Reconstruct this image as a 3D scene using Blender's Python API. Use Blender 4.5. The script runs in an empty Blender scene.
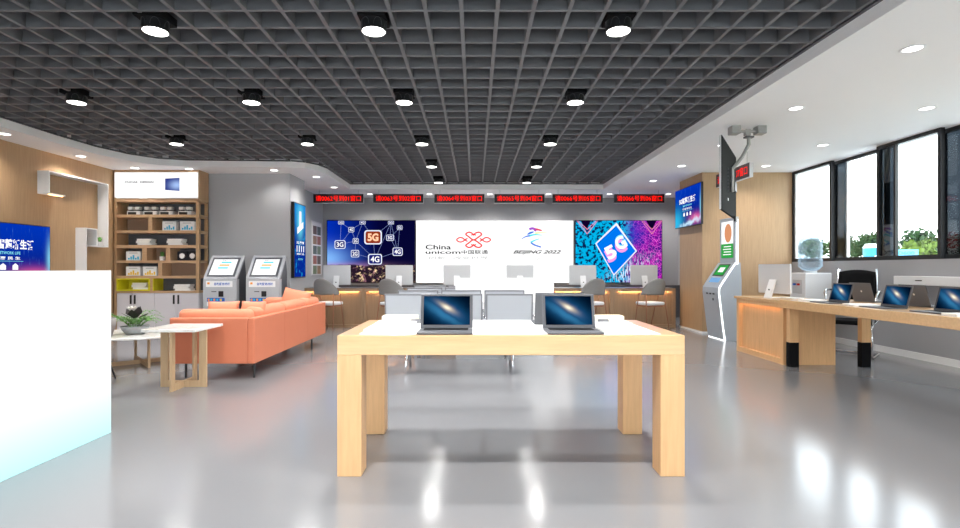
import bpy, bmesh, math, random
from mathutils import Vector, Matrix, geometry
random.seed(7)
SC = bpy.context.scene
C = SC.collection
PI = math.pi
F = 517.0; H = 1.2
def PX(x, Y): return (x-475.0)*Y/F
def PZ(y, Y): return H+(268.5-y)*Y/F

# ------------------------------------------------------------------ materials
def newmat(name):
    m = bpy.data.materials.new(name); m.use_nodes = True
    nt = m.node_tree; nt.nodes.clear()
    out = nt.nodes.new('ShaderNodeOutputMaterial')
    return m, nt, out
def pbr(name, col, rough=.5, metal=0.0, spec=.5, coat=0.0, trans=0.0, alpha=1.0, noise=0.0, nscale=8.0, ior=1.45):
    m, nt, out = newmat(name)
    b = nt.nodes.new('ShaderNodeBsdfPrincipled')
    b.inputs['Base Color'].default_value = (*col, 1)
    b.inputs['Roughness'].default_value = rough
    b.inputs['Metallic'].default_value = metal
    b.inputs['Specular IOR Level'].default_value = spec
    b.inputs['Coat Weight'].default_value = coat
    b.inputs['Coat Roughness'].default_value = .08
    b.inputs['Transmission Weight'].default_value = trans
    b.inputs['IOR'].default_value = ior
    if noise > 0:
        tc = nt.nodes.new('ShaderNodeTexCoord'); n = nt.nodes.new('ShaderNodeTexNoise')
        n.inputs['Scale'].default_value = nscale; n.inputs['Detail'].default_value = 4
        nt.links.new(tc.outputs['Object'], n.inputs['Vector'])
        r = nt.nodes.new('ShaderNodeMapRange')
        r.inputs['To Min'].default_value = 1-noise; r.inputs['To Max'].default_value = 1+noise
        nt.links.new(n.outputs['Fac'], r.inputs['Value'])
        v = nt.nodes.new('ShaderNodeVectorMath'); v.operation = 'SCALE'
        v.inputs[0].default_value = col; nt.links.new(r.outputs['Result'], v.inputs['Scale'])
        nt.links.new(v.outputs['Vector'], b.inputs['Base Color'])
    nt.links.new(b.outputs[0], out.inputs[0]); return m
def wood(name, c1, c2, rough=.45, axis='z', scale=1.0, coat=0.0, planks=False):
    m, nt, out = newmat(name)
    b = nt.nodes.new('ShaderNodeBsdfPrincipled'); b.inputs['Roughness'].default_value = rough
    b.inputs['Coat Weight'].default_value = coat; b.inputs['Coat Roughness'].default_value = .05
    geo = nt.nodes.new('ShaderNodeNewGeometry')
    mp = nt.nodes.new('ShaderNodeMapping')
    s = {'z': (14, 14, .9), 'x': (.9, 14, 14), 'y': (14, .9, 14)}[axis]
    mp.inputs['Scale'].default_value = [q*scale for q in s]
    nt.links.new(geo.outputs['Position'], mp.inputs['Vector'])
    n = nt.nodes.new('ShaderNodeTexNoise'); n.inputs['Scale'].default_value = 3.0
    n.inputs['Detail'].default_value = 8; n.inputs['Roughness'].default_value = .65
    nt.links.new(mp.outputs[0], n.inputs['Vector'])
    r = nt.nodes.new('ShaderNodeValToRGB')
    r.color_ramp.elements[0].position = .3; r.color_ramp.elements[0].color = (*c2, 1)
    r.color_ramp.elements[1].position = .72; r.color_ramp.elements[1].color = (*c1, 1)
    nt.links.new(n.outputs['Fac'], r.inputs[0])
    nt.links.new(r.outputs[0], b.inputs['Base Color'])
    nt.links.new(b.outputs[0], out.inputs[0]); return m
def emis(name, col, s=1.0):
    s *= .78
    m, nt, out = newmat(name)
    e = nt.nodes.new('ShaderNodeEmission'); e.inputs[0].default_value = (*col, 1); e.inputs[1].default_value = s
    nt.links.new(e.outputs[0], out.inputs[0]); return m
class NB:
    """tiny node builder for screen pictures; coordinates u,v in -.5..+.5 over the screen"""
    def __init__(s, name, w, h):
        s.m, s.nt, s.out = newmat(name)
        tc = s.nt.nodes.new('ShaderNodeTexCoord'); sp = s.nt.nodes.new('ShaderNodeSeparateXYZ')
        s.nt.links.new(tc.outputs['Object'], sp.inputs[0])
        s.vec = tc.outputs['Object']
        s.u = s.M('DIVIDE', sp.outputs[0], w); s.v = s.M('DIVIDE', sp.outputs[2], h)
    def M(s, op, a, b=0.0, c=0.0):
        n = s.nt.nodes.new('ShaderNodeMath'); n.operation = op
        for i, q in enumerate((a, b, c)):
            if isinstance(q, (int, float)): n.inputs[i].default_value = q
            else: s.nt.links.new(q, n.inputs[i])
        return n.outputs[0]
    def gauss(s, cu, cv, ru, rv, ang=0.0, warp=None):
        a = s.M('SUBTRACT', s.u, cu); b = s.M('SUBTRACT', s.v, cv)
        ca, sa = math.cos(ang), math.sin(ang)
        p = s.M('ADD', s.M('MULTIPLY', a, ca), s.M('MULTIPLY', b, sa))
        q = s.M('SUBTRACT', s.M('MULTIPLY', b, ca), s.M('MULTIPLY', a, sa))
        if warp is not None: q = s.M('ADD', q, warp)
        e = s.M('ADD', s.M('POWER', s.M('DIVIDE', s.M('ABSOLUTE', p), ru), 2.0), s.M('POWER', s.M('DIVIDE', s.M('ABSOLUTE', q), rv), 2.0))
        return s.M('EXPONENT', s.M('MULTIPLY', e, -1.0))
    def noise(s, scale, det=3, rough=.5, stretch=(1, 1, 1)):
        mp = s.nt.nodes.new('ShaderNodeMapping'); mp.inputs['Scale'].default_value = stretch
        s.nt.links.new(s.vec, mp.inputs[0])
        n = s.nt.nodes.new('ShaderNodeTexNoise'); n.inputs['Scale'].default_value = scale
        n.inputs['Detail'].default_value = det; n.inputs['Roughness'].default_value = rough
        s.nt.links.new(mp.outputs[0], n.inputs['Vector']); return n.outputs['Fac']
    def vor(s, scale, feat='F1', out='Distance', dist='EUCLIDEAN'):
        n = s.nt.nodes.new('ShaderNodeTexVoronoi'); n.inputs['Scale'].default_value = scale
        n.feature = feat; n.distance = dist
        s.nt.links.new(s.vec, n.inputs['Vector']); return n.outputs[out]
    def step(s, x, lo, hi):
        r = s.nt.nodes.new('ShaderNodeMapRange'); r.interpolation_type = 'SMOOTHSTEP'
        r.inputs['From Min'].default_value = lo; r.inputs['From Max'].default_value = hi
        s.nt.links.new(x, r.inputs['Value']); return r.outputs[0]
    def mix(s, f, a, b):
        n = s.nt.nodes.new('ShaderNodeMix'); n.data_type = 'RGBA'
        s.nt.links.new(f, n.inputs[0])
        for i, q in ((6, a), (7, b)):
            if isinstance(q, tuple): n.inputs[i].default_value = (*q, 1)
            else: s.nt.links.new(q, n.inputs[i])
        return n.outputs[2]
    def done(s, col, st=1.0):
        st *= .78
        e = s.nt.nodes.new('ShaderNodeEmission'); e.inputs[1].default_value = st
        s.nt.links.new(col, e.inputs[0]); s.nt.links.new(e.outputs[0], s.out.inputs[0]); return s.m

WOOD_T = wood('table_oak', (.80, .48, .235), (.66, .38, .18), .4, 'z')
WOOD_TX = wood('table_oak_top', (.78, .49, .24), (.66, .39, .19), .3, 'x', coat=.5)
WOOD_W = wood('wall_oak', (.50, .325, .18), (.41, .255, .135), .5, 'z')
WOOD_D = wood('desk_oak', (.36, .235, .14), (.29, .18, .10), .5, 'z')
WOOD_S = wood('shelf_oak', (.55, .36, .21), (.44, .275, .155), .5, 'x')
WOOD_L = wood('leg_oak', (.56, .39, .23), (.46, .31, .175), .5, 'z')
WOOD_C = pbr('chair_walnut', (.30, .13, .07), .4)
GREYW = pbr('grey_wall_paint', (.43, .44, .46), .6, noise=.02, nscale=2)
GREYB = pbr('back_wall_paint', (.36, .36, .375), .6, noise=.02, nscale=2)
CEILW = pbr('white_ceiling_paint', (.93, .93, .94), .7, noise=.01, nscale=2)
DARKC = pbr('dark_void_paint', (.045, .045, .05), .9, noise=.05)
GRIDM = pbr('grid_grey_aluminium', (.155, .155, .165), .55, noise=.03, nscale=3)
WHITE = pbr('white_lacquer', (.85, .85, .86), .3)
WHITEM = pbr('white_matte', (.82, .82, .82), .6)
PAPER = pbr('white_paper', (.9, .9, .88), .7)
CREAM = pbr('cream_card', (.9, .85, .66), .6)
BLACK = pbr('black_plastic', (.012, .012, .014), .35)
BLACKM = pbr('black_matte', (.006, .006, .007), .8, spec=.15)
DKGREY = pbr('dark_grey_metal', (.09, .09, .1), .4, .3)
ALU = pbr('silver_aluminium', (.66, .66, .67), .4, .1)
ALUD = pbr('space_grey_aluminium', (.115, .118, .13), .5, .05, spec=.3)
CHROME = pbr('chrome', (.8, .8, .82), .08, 1.0)
STEEL = pbr('kiosk_grey_steel', (.40, .44, .49), .4, .1)
KIOSK = pbr('kiosk_body_grey', (.46, .48, .51), .4, .1)
KIOSKD = pbr('kiosk_dark_slate', (.06, .065, .08), .4)
KIOSKH = pbr('kiosk_silver_rim', (.6, .63, .68), .25, .4)
BENCH = pbr('bench_perforated_silver', (.52, .54, .58), .4, .0)
BENCHF = pbr('bench_dark_frame', (.25, .25, .27), .35, .5)
CORAL = pbr('coral_leather', (.66, .20, .105), .5, noise=.04, nscale=6)
CORALL = pbr('coral_cushion_leather', (.74, .26, .145), .5, noise=.05, nscale=8)
BROWNW = pbr('cube_brown', (.34, .23, .16), .6)
YELLOW = pbr('yellow_lacquer', (.68, .62, .02), .4)
SHELFB = pbr('shelf_back_slate', (.12, .125, .14), .6)
LILAC = pbr('cabinet_lilac_white', (.66, .64, .68), .3)
FELT = pbr('grey_felt', (.25, .24, .235), .8, noise=.08, nscale=40)
SEATW = pbr('pale_seat_pad', (.72, .72, .74), .6)
DESKTOP = pbr('dark_desk_surface', (.06, .058, .062), .3)
POT = pbr('grey_stoneware', (.33, .36, .38), .5, noise=.1, nscale=30)
LEAF = pbr('leaf_green', (.12, .30, .06), .5, noise=.4, nscale=20)
LEAFD = pbr('leaf_dark', (.035, .03, .03), .5)
PETAL = pbr('white_petal', (.9, .88, .85), .6)
BLUE = pbr('label_blue', (.02, .12, .5), .5)
CYAN = pbr('print_cyan', (.05, .45, .7), .5)
GOLD = pbr('print_yellow', (.85, .55, .03), .5)
ORANGE = pbr('print_orange', (.9, .35, .04), .5)
INK = pbr('dark_ink', (.03, .03, .03), .6)
INKG = pbr('grey_ink', (.35, .35, .35), .6)
RED = emis('led_red', (1.0, .008, .004), 1.5)
LAMPW = emis('lamp_white', (1, .98, .95), 6.0)
WARMLED = emis('warm_led_strip', (1, .55, .22), 7.0); WARMHID = emis('bright_warm_led', (1, .6, .28), 17.0); WARMBACK = emis('desk_warm_led', (1, .6, .28), 90.0)
COOLLED = emis('white_led_edge', (.95, .98, 1), 2.2)
PANELW = emis('glowing_white', (1, 1, 1), 1.15)
EWHITE = emis('screen_white', (1, 1, 1), 1.05)
ECYAN = emis('screen_cyan', (.12, .75, .85), 1.0)
EORANGE = emis('screen_orange', (1, .5, .12), 1.0)
EGREEN = emis('screen_green', (.04, .45, .08), .8)
EBLUE = emis('screen_blue', (.0, .17, .80), 1.0)
EINK = emis('panel_ink', (.015, .015, .018), .5)
EINKG = emis('panel_pale_ink', (.5, .5, .5), 1.0)
ERED = emis('panel_red', (.85, .035, .04), 1.0)
EDEEP = emis('panel_node_blue', (.01, .015, .16), 1.0)

def marble():
    m, nt, out = newmat('white_marble')
    b = nt.nodes.new('ShaderNodeBsdfPrincipled'); b.inputs['Roughness'].default_value = .15
    tc = nt.nodes.new('ShaderNodeTexCoord')
    n = nt.nodes.new('ShaderNodeTexNoise'); n.inputs['Scale'].default_value = 3; n.inputs['Detail'].default_value = 6; n.inputs['Distortion'].default_value = 1.6
    nt.links.new(tc.outputs['Object'], n.inputs['Vector'])
    r = nt.nodes.new('ShaderNodeValToRGB'); e = r.color_ramp.elements
    e[0].position = .47; e[0].color = (.84, .84, .82, 1); e[1].position = .53; e[1].color = (.84, .84, .82, 1)
    k = e.new(.5); k.color = (.70, .68, .64, 1)
    nt.links.new(n.outputs['Fac'], r.inputs[0]); nt.links.new(r.outputs[0], b.inputs['Base Color'])
    nt.links.new(b.outputs[0], out.inputs[0]); return m
MARBLE = marble()

def floor_mat():
    m, nt, out = newmat('polished_grey_resin')
    b = nt.nodes.new('ShaderNodeBsdfPrincipled')
    b.inputs['Base Color'].default_value = (.225, .228, .24, 1)
    b.inputs['Specular IOR Level'].default_value = 1.0
    tc = nt.nodes.new('ShaderNodeTexCoord')
    n = nt.nodes.new('ShaderNodeTexNoise'); n.inputs['Scale'].default_value = .8; n.inputs['Detail'].default_value = 3
    nt.links.new(tc.outputs['Object'], n.inputs['Vector'])
    r = nt.nodes.new('ShaderNodeMapRange'); r.inputs['To Min'].default_value = .12; r.inputs['To Max'].default_value = .2
    nt.links.new(n.outputs['Fac'], r.inputs['Value']); nt.links.new(r.outputs[0], b.inputs['Roughness'])
    nt.links.new(b.outputs[0], out.inputs[0]); return m
FLOOR = floor_mat()

def glass_mat(name, tint, reflect=.06, dens=1.0):
    m, nt, out = newmat(name)
    t = nt.nodes.new('ShaderNodeBsdfTransparent'); t.inputs[0].default_value = (*tint, 1)
    g = nt.nodes.new('ShaderNodeBsdfGlossy'); g.inputs['Roughness'].default_value = .02
    lw = nt.nodes.new('ShaderNodeLayerWeight'); lw.inputs[0].default_value = .5
    pw = nt.nodes.new('ShaderNodeMath'); pw.operation = 'POWER'; pw.inputs[1].default_value = 5.0; nt.links.new(lw.outputs['Facing'], pw.inputs[0])
    fr = nt.nodes.new('ShaderNodeMath'); fr.operation = 'MULTIPLY_ADD'; fr.inputs[1].default_value = .9; fr.inputs[2].default_value = reflect*.4
    nt.links.new(pw.outputs[0], fr.inputs[0])
    mx = nt.nodes.new('ShaderNodeMixShader')
    nt.links.new(fr.outputs[0], mx.inputs[0]); nt.links.new(t.outputs[0], mx.inputs[1]); nt.links.new(g.outputs[0], mx.inputs[2])
    nt.links.new(mx.outputs[0], out.inputs[0]); return m
GLASS = glass_mat('clear_glass', (.96, .98, .98))
GLASST = glass_mat('tinted_blue_glass', (.10, .118, .135))
def bottle_mat():
    m, nt, out = newmat('bottle_blue_plastic')
    t = nt.nodes.new('ShaderNodeBsdfTransparent'); t.inputs[0].default_value = (.86, .92, .96, 1)
    d = nt.nodes.new('ShaderNodeBsdfPrincipled'); d.inputs['Base Color'].default_value = (.55, .70, .82, 1); d.inputs['Roughness'].default_value = .08
    lw = nt.nodes.new('ShaderNodeLayerWeight'); lw.inputs[0].default_value = .5
    fr = nt.nodes.new('ShaderNodeMath'); fr.operation = 'MULTIPLY_ADD'; fr.inputs[1].default_value = .6; fr.inputs[2].default_value = .12
    nt.links.new(lw.outputs['Facing'], fr.inputs[0]); mx = nt.nodes.new('ShaderNodeMixShader')
    nt.links.new(fr.outputs[0], mx.inputs[0]); nt.links.new(t.outputs[0], mx.inputs[1]); nt.links.new(d.outputs[0], mx.inputs[2]); nt.links.new(mx.outputs[0], out.inputs[0]); return m
BOTTLE = bottle_mat()

# ------------------------------------------------------------------ mesh helpers
class MB:
    def __init__(s): s.v = []; s.f = []; s.m = None
    def _add(s, vs, fs):
        o = len(s.v)
        s.v += [tuple(s.m @ Vector(q)) if s.m else tuple(q) for q in vs]
        s.f += [tuple(i+o for i in f) for f in fs]; return s
    def box(s, x0, x1, y0, y1, z0, z1):
        return s._add([(x0,y0,z0),(x1,y0,z0),(x1,y1,z0),(x0,y1,z0),(x0,y0,z1),(x1,y0,z1),(x1,y1,z1),(x0,y1,z1)],
                      [(0,3,2,1),(4,5,6,7),(0,1,5,4),(1,2,6,5),(2,3,7,6),(3,0,4,7)])
    def prism(s, poly, a0, a1, axis='y'):
        """poly of 2D points extruded along axis; 'y': points are (x,z); 'x': (y,z); 'z': (x,y)"""
        def P(p, a): return {'y': (p[0], a, p[1]), 'x': (a, p[0], p[1]), 'z': (p[0], p[1], a)}[axis]
        n = len(poly)
        vs = [P(p, a0) for p in poly]+[P(p, a1) for p in poly]
        fs = [tuple(range(n)), tuple(range(2*n-1, n-1, -1))]+[(i, i+n, (i+1) % n+n, (i+1) % n) for i in range(n)]
        return s._add(vs, fs)
    def cyl(s, c, r, z0, z1, n=24, r1=None):
        r1 = r if r1 is None else r1
        vs = [(c[0]+r*math.cos(2*PI*i/n), c[1]+r*math.sin(2*PI*i/n), z0) for i in range(n)]
        vs += [(c[0]+r1*math.cos(2*PI*i/n), c[1]+r1*math.sin(2*PI*i/n), z1) for i in range(n)]
        return s._add(vs, [tuple(range(n-1, -1, -1)), tuple(range(n, 2*n))]+[(i, (i+1) % n, (i+1) % n+n, i+n) for i in range(n)])
    def lathe(s, prof, c=(0, 0), n=24):
        vs = []; k = len(prof)
        for r, z in prof:
            vs += [(c[0]+r*math.cos(2*PI*i/n), c[1]+r*math.sin(2*PI*i/n), z) for i in range(n)]
        fs = [(j*n+i, j*n+(i+1) % n, (j+1)*n+(i+1) % n, (j+1)*n+i) for j in range(k-1) for i in range(n)]
        fs += [tuple(range(n-1, -1, -1)), tuple(range((k-1)*n, k*n))]
        return s._add(vs, fs)
    def tube(s, pts, r, n=8, closed=False, r2=None):
        pts = [Vector(p) for p in pts]; N = len(pts); vs = []
        up0 = Vector((0, 0, 1))
        for i, p in enumerate(pts):
            if closed: t = pts[(i+1) % N]-pts[i-1]
            else: t = pts[min(i+1, N-1)]-pts[max(i-1, 0)]
            t.normalize()
            up = up0 if abs(t.z) < .95 else Vector((1, 0, 0))
            a = t.cross(up).normalized(); b = a.cross(t)
            rr = r if r2 is None else r+(r2-r)*i/(N-1)
            vs += [p+a*rr*math.cos(2*PI*k/n)+b*rr*math.sin(2*PI*k/n) for k in range(n)]
        fs = []
        for i in range(N if closed else N-1):
            j = (i+1) % N
            fs += [(i*n+k, i*n+(k+1) % n, j*n+(k+1) % n, j*n+k) for k in range(n)]
        if not closed: fs += [tuple(range(n-1, -1, -1)), tuple(range((N-1)*n, N*n))]
        return s._add(vs, fs)
    def poly(s, pts): return s._add(pts, [tuple(range(len(pts)))])
    def pillow(s, w, d, h, cx=0, cy=0, cz=0, n=14, p=2.6):
        """soft square cushion in XY with thickness h"""
        vs = []; fs = []
        for side in (1, -1):
            o = len(vs)
            for j in range(n+1):
                for i in range(n+1):
                    u = -1+2*i/n; v = -1+2*j/n
                    pin = 1-.06*(u*u*v*v)*0-.05*(1-abs(u)**2)*(abs(v)**4)-.0
                    pin2 = 1-.05*(1-abs(v)**2)*(abs(u)**4)
                    t = max(0, (1-abs(u)**p)*(1-abs(v)**p))**.5
                    vs.append((cx+u*w/2*pin2, cy+v*d/2*pin, cz+side*h/2*t))
            for j in range(n):
                for i in range(n):
                    q = (o+j*(n+1)+i, o+j*(n+1)+i+1, o+(j+1)*(n+1)+i+1, o+(j+1)*(n+1)+i)
                    fs.append(q if side == 1 else q[::-1])
        return s._add(vs, fs)
    def build(s, name, mat, parent=None, bevel=0.0, smooth=False, seg=2, sub=0, loc=None, weld=False):
        me = bpy.data.meshes.new(name); me.from_pydata(s.v, [], s.f); me.update()
        bm = bmesh.new(); bm.from_mesh(me)
        if weld: bmesh.ops.remove_doubles(bm, verts=bm.verts, dist=1e-5)
        bmesh.ops.recalc_face_normals(bm, faces=bm.faces); bm.to_mesh(me); bm.free()
        me.materials.append(mat)
        if smooth:
            for p in me.polygons: p.use_smooth = True
        o = bpy.data.objects.new(name, me); C.objects.link(o)
        if parent: o.parent = parent
        if loc: o.location = loc
        if bevel:
            b = o.modifiers.new('bevel', 'BEVEL'); b.width = bevel; b.segments = seg; b.limit_method = 'ANGLE'
            b.angle_limit = math.radians(50)
        if sub:
            b = o.modifiers.new('sub', 'SUBSURF'); b.levels = sub; b.render_levels = sub
        return o
def B(*a): return MB().box(*a)
def tag(o, label, cat, group=None, kind=None):
    o['label'] = label; o['category'] = cat
    if group: o['group'] = group
    if kind: o['kind'] = kind
    return o
def thing(name, label, cat, loc=(0, 0, 0), rz=0.0, group=None):
    o = bpy.data.objects.new(name, None); C.objects.link(o); o.empty_display_size = .1
    o.location = loc; o.rotation_euler = (0, 0, rz); return tag(o, label, cat, group)
def struct(o): o['kind'] = 'structure'; return o
def children(o): return [q for q in C.objects if q.parent is o]
def copy_tree(o, parent=None):
    c = o.copy(); C.objects.link(c); c.parent = parent
    for ch in children(o): copy_tree(ch, c)
    return c
def again(o, label, loc, rz=None):
    c = copy_tree(o); c.location = loc; c['label'] = label
    if rz is not None: c.rotation_euler = (0, 0, rz)
    return c
def text(s, mat, parent, loc, h, width=None, name='lettering', bold=0.0, rx=0.0, squeeze=None, shear=0.0):
    """flat lettering facing local -Y, centred on loc, capital height about h"""
    cu = bpy.data.curves.new('t', 'FONT'); cu.body = s; cu.size = 1.0; cu.align_x = 'CENTER'; cu.align_y = 'CENTER'
    cu.offset = bold; cu.shear = shear; cu.resolution_u = 4
    ob = bpy.data.objects.new('t', cu); C.objects.link(ob)
    bpy.context.view_layer.update()
    me = bpy.data.meshes.new_from_object(ob.evaluated_get(bpy.context.evaluated_depsgraph_get()))
    bpy.data.objects.remove(ob)
    xs = [v.co.x for v in me.vertices] or [0, 1]; ys = [v.co.y for v in me.vertices] or [0, 1]
    w0 = max(xs)-min(xs); h0 = max(ys)-min(ys); cx = (max(xs)+min(xs))/2; cy = (max(ys)+min(ys))/2
    sy = h/h0; sx = (width/w0) if width else sy
    for v in me.vertices:
        x = (v.co.x-cx)*sx; y = (v.co.y-cy)*sy; v.co = (x, -.0005, y)
    me.materials.clear(); me.materials.append(mat); me.name = name
    o = bpy.data.objects.new(name, me); C.objects.link(o); o.parent = parent; o.location = loc
    o.rotation_euler = (rx, 0, 0); return o
def rrect(w, h, r, n=5):
    pts = []
    for cx, cz, a0 in ((w/2-r, h/2-r, 0), (-w/2+r, h/2-r, 90), (-w/2+r, -h/2+r, 180), (w/2-r, -h/2+r, 270)):
        for i in range(n+1):
            a = math.radians(a0+90*i/n); pts.append((cx+r*math.cos(a), cz+r*math.sin(a)))
    return pts

# ------------------------------------------------------------------ the room
YB = 13.0; XL = -6.52; XR = 5.85; ZC = 2.975; ZG = 3.09; YF = -3.2
B(XL-.3, 8.2, YF-.2, YB+.2, -.1, 0).build('floor', FLOOR)['kind'] = 'structure'
hole = [(2.86, YF+.6), (2.86, 11.56), (-2.79, 11.56), (-2.79, 9.75), (-2.86, 9.42), (-3.02, 9.18), (-3.235, 9.09),
        (-5.05, 9.0), (-5.45, 8.85), (-5.72, 8.5), (-5.87, 8.0), (-5.92, 7.3), (-5.92, YF+.6)]
def slab_with_hole(outer, hole, z0, z1):
    mb = MB()
    a = [Vector((x, y, 0)) for x, y in outer]; b = [Vector((x, y, 0)) for x, y in hole]
    tris = geometry.tessellate_polygon([a, b]); allv = outer+hole
    n = len(allv)
    mb.v = [(x, y, z0) for x, y in allv]+[(x, y, z1) for x, y in allv]
    for t in tris: mb.f += [tuple(t), tuple(i+n for i in t[::-1])]
    for off, k in ((0, len(outer)), (len(outer), len(hole))):
        for i in range(k):
            j = (i+1) % k; mb.f.append((off+i, off+j, off+j+n, off+i+n))
    return mb
outer = [(XL-.2, YF-.2), (6.15, YF-.2), (6.15, YB+.2), (XL-.2, YB+.2)]
ce = struct(slab_with_hole(outer, hole, ZC, ZC+.62).build('ceiling', CEILW))
struct(B(XL-.2, 6.3, YF-.2, YB+.2, 3.60, 3.68).build('ceiling_void', DARKC))
# open-cell grid ceiling
def spans(poly, val, ax):
    xs = []
    for i in range(len(poly)):
        p, q = poly[i], poly[(i+1) % len(poly)]
        a, b = p[ax], q[ax]
        if (a <= val < b) or (b <= val < a):
            t = (val-a)/(b-a); xs.append(p[1-ax]+t*(q[1-ax]-p[1-ax]))
    xs.sort(); return list(zip(xs[::2], xs[1::2]))
g = MB(); T = .015; BH = .15
k = -30
for k in range(-30, 20):
    x = -.1+.264*k
    for a, b in spans(hole, x, 0): g.box(x-T, x+T, a, b, ZG, ZG+BH)
for k in range(-25, 32):
    y = 3.795+.2695*k
    for a, b in spans(hole, y, 1): g.box(a, b, y-T, y+T, ZG+.001, ZG+BH-.001)
struct(g.build('ceiling_grid', GRIDM))
gt = MB()  # thin dark edge angle round the opening
for i in range(len(hole)):
    p, q = Vector(hole[i]), Vector(hole[(i+1) % len(hole)])
    d = (q-p).normalized(); nrm = Vector((-d.y, d.x))*.03
    gt._add([(p.x, p.y, ZG-.01), (q.x, q.y, ZG-.01), (q.x+nrm.x, q.y+nrm.y, ZG-.01), (p.x+nrm.x, p.y+nrm.y, ZG-.01),
             (p.x, p.y, ZG+.01), (q.x, q.y, ZG+.01), (q.x+nrm.x, q.y+nrm.y, ZG+.01), (p.x+nrm.x, p.y+nrm.y, ZG+.01)],
            [(0,1,2,3),(4,5,6,7),(0,1,5,4),(2,3,7,6)])
struct(gt.build('trim_1', DKGREY))
ZT = 3.6
struct(B(XL-.2, XL, YF, 9.67, 0, ZC).build('wall_left', WOOD_W))
struct(B(XL-.2, -3.46, 9.67, 10.49, 0, ZC).build('wall_alcove', GREYW))
struct(B(XL-.2, -3.82, 10.49, YB, 0, ZC).build('wall_alcove_rear', GREYW))
struct(B(XL-.2, 6.3, YB, YB+.2, 0, ZC).build('wall_back', GREYB))
struct(B(4.2, 5.87, 9.55, 10.6, 0, ZC).build('wall_pillar', WOOD_W))
struct(B(5.1, 5.87, 10.6, YB, 0, ZC).build('wall_right_rear', GREYW))
wf = MB().box(XL-.2, -5.2, YF-.2, YF, 0, ZC).box(5.0, 6.3, YF-.2, YF, 0, ZC).box(-5.2, 5.0, YF-.2, YF, 2.75, ZC).box(-5.2, 5.0, YF-.2, YF, 0, .12)
struct(wf.build('wall_front', GREYW))
w = bpy.data.objects.new('window_10', None); C.objects.link(w); w['kind'] = 'structure'  # unseen shopfront glazing, added so sky light fills the table front
fr = MB()
for k in range(7): fr.box(-5.2+1.69*k, -5.14+1.69*k, YF-.13, YF-.07, .12, 2.75)
fr.box(-5.2, 5.0, YF-.128, YF-.072, .12, .18).box(-5.2, 5.0, YF-.128, YF-.072, 2.69, 2.75)
fr.build('window_frame', BLACK, w); B(-5.2, 5.0, YF-.105, YF-.095, .15, 2.72).build('window_glass', GLASS, w)
# right wall with the long window opening
SILL = 1.32
struct(B(XR, XR+.3, YF, 9.55, 0, SILL).build('wall_right', GREYB))
struct(B(XR, XR+.3, YF, .4, SILL, ZC).build('wall_right_front', GREYW))
struct(B(XR-.012, XR, .4, 9.55, 0, .09).build('baseboard_right', WHITEM))
bb = MB().box(4.188, 4.2, 9.55, 10.6, 0, .035).box(4.188, 5.0, 9.538, 9.55, 0, .035)
struct(bb.build('baseboard_pillar', WHITEM))
struct(B(XL, XL+.012, YF, 9.3, 0, .08).build('baseboard_left', WHITEM))
# windows: sashes alternate between two planes
sashes = [(8.50, 9.548, 0), (7.52, 8.52, 1), (6.50, 7.54, 0), (5.48, 6.52, 1), (4.46, 5.50, 0), (3.44, 4.48, 1), (2.42, 3.46, 0), (1.4, 2.44, 1), (.42, 1.42, 0)]
for i, (a, b, pl) in enumerate(sashes):
    b += .13*pl
    x0 = XR+.005+.13*pl; x1 = x0+.055
    w = bpy.data.objects.new('window_%d' % (i+1), None); C.objects.link(w); w['kind'] = 'structure'
    fr = MB(); t = .045
    fr.box(x0, x1, a, a+t, SILL, ZC).box(x0, x1, b-t, b, SILL, ZC).box(x0, x1, a+t, b-t, SILL, SILL+.06).box(x0, x1, a+t, b-t, ZC-.05, ZC)
    fr.build('window_frame', BLACK, w)
    B(x0+.02, x0+.028, a+t, b-t, SILL+.06, ZC-.05).build('window_glass', GLASS, w)
    if pl == 1 or i == 2:
        B(x0+.036, x0+.042, b-.30, b-t, SILL+.06, ZC-.05).build('tinted_pane', GLASST, w)
        B(x0+.006, x0+.05, b-.33, b-.30, SILL+.06, ZC-.05).build('window_mullion', ALU if pl == 1 else BLACK, w)
    elif i == 0:
        B(x0+.006, x0+.05, b-.10, b-.075, SILL+.06, ZC-.05).build('window_mullion', ALU, w)
struct(B(XR+.005, XR+.24, .4, 9.55, SILL-.0, SILL+.004).build('windowsill', DKGREY))

# ------------------------------------------------------------------ lights in the ceiling
def spot(loc, power, size=150, blend=.9, rad=.06, col=(1, .985, .96)):
    l = bpy.data.lights.new('spot', 'SPOT'); l.energy = power; l.spot_size = math.radians(size); l.spot_blend = blend
    l.shadow_soft_size = rad; l.color = col
    o = bpy.data.objects.new('ceiling_lamp_light', l); C.objects.link(o); o.location = loc; return o
def make_downlight():
    t = thing('cylinder_downlight', 'x', 'ceiling light', (0, 0, 0), 0, 'black cylinder downlights in the grid ceiling')
    B(-.102, .102, -.11, .11, ZG-.012, ZG+.05).build('mounting_plate', BLACKM, t)
    MB().lathe([(.092, ZG), (.094, ZG-.005), (.094, 3.004), (.088, 3.0), (.086, 3.006)]).build('housing', BLACK, t, smooth=False)
    MB().cyl((0, 0), .0865, 2.9995, 3.003, 32).build('lens', LAMPW, t)
    rg = MB()
    for k in range(6):
        a = k*PI/3
        pts = [(.097*math.cos(a+.35*math.cos(q)), .097*math.sin(a+.35*math.cos(q)), 3.02+.055*math.sin(q)) for q in [PI*i/8 for i in range(9)]]
        rg.tube(pts, .0018, 5)
    rg.build('wire_ring', DKGREY, t)
    return t
dl = None
rowname = {2.28: 'row behind the camera', 3.93: 'nearest row', 5.62: 'second row', 7.50: 'third row', 9.17: 'fourth row', 10.88: 'far row by the back soffit'}
GL = []
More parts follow.
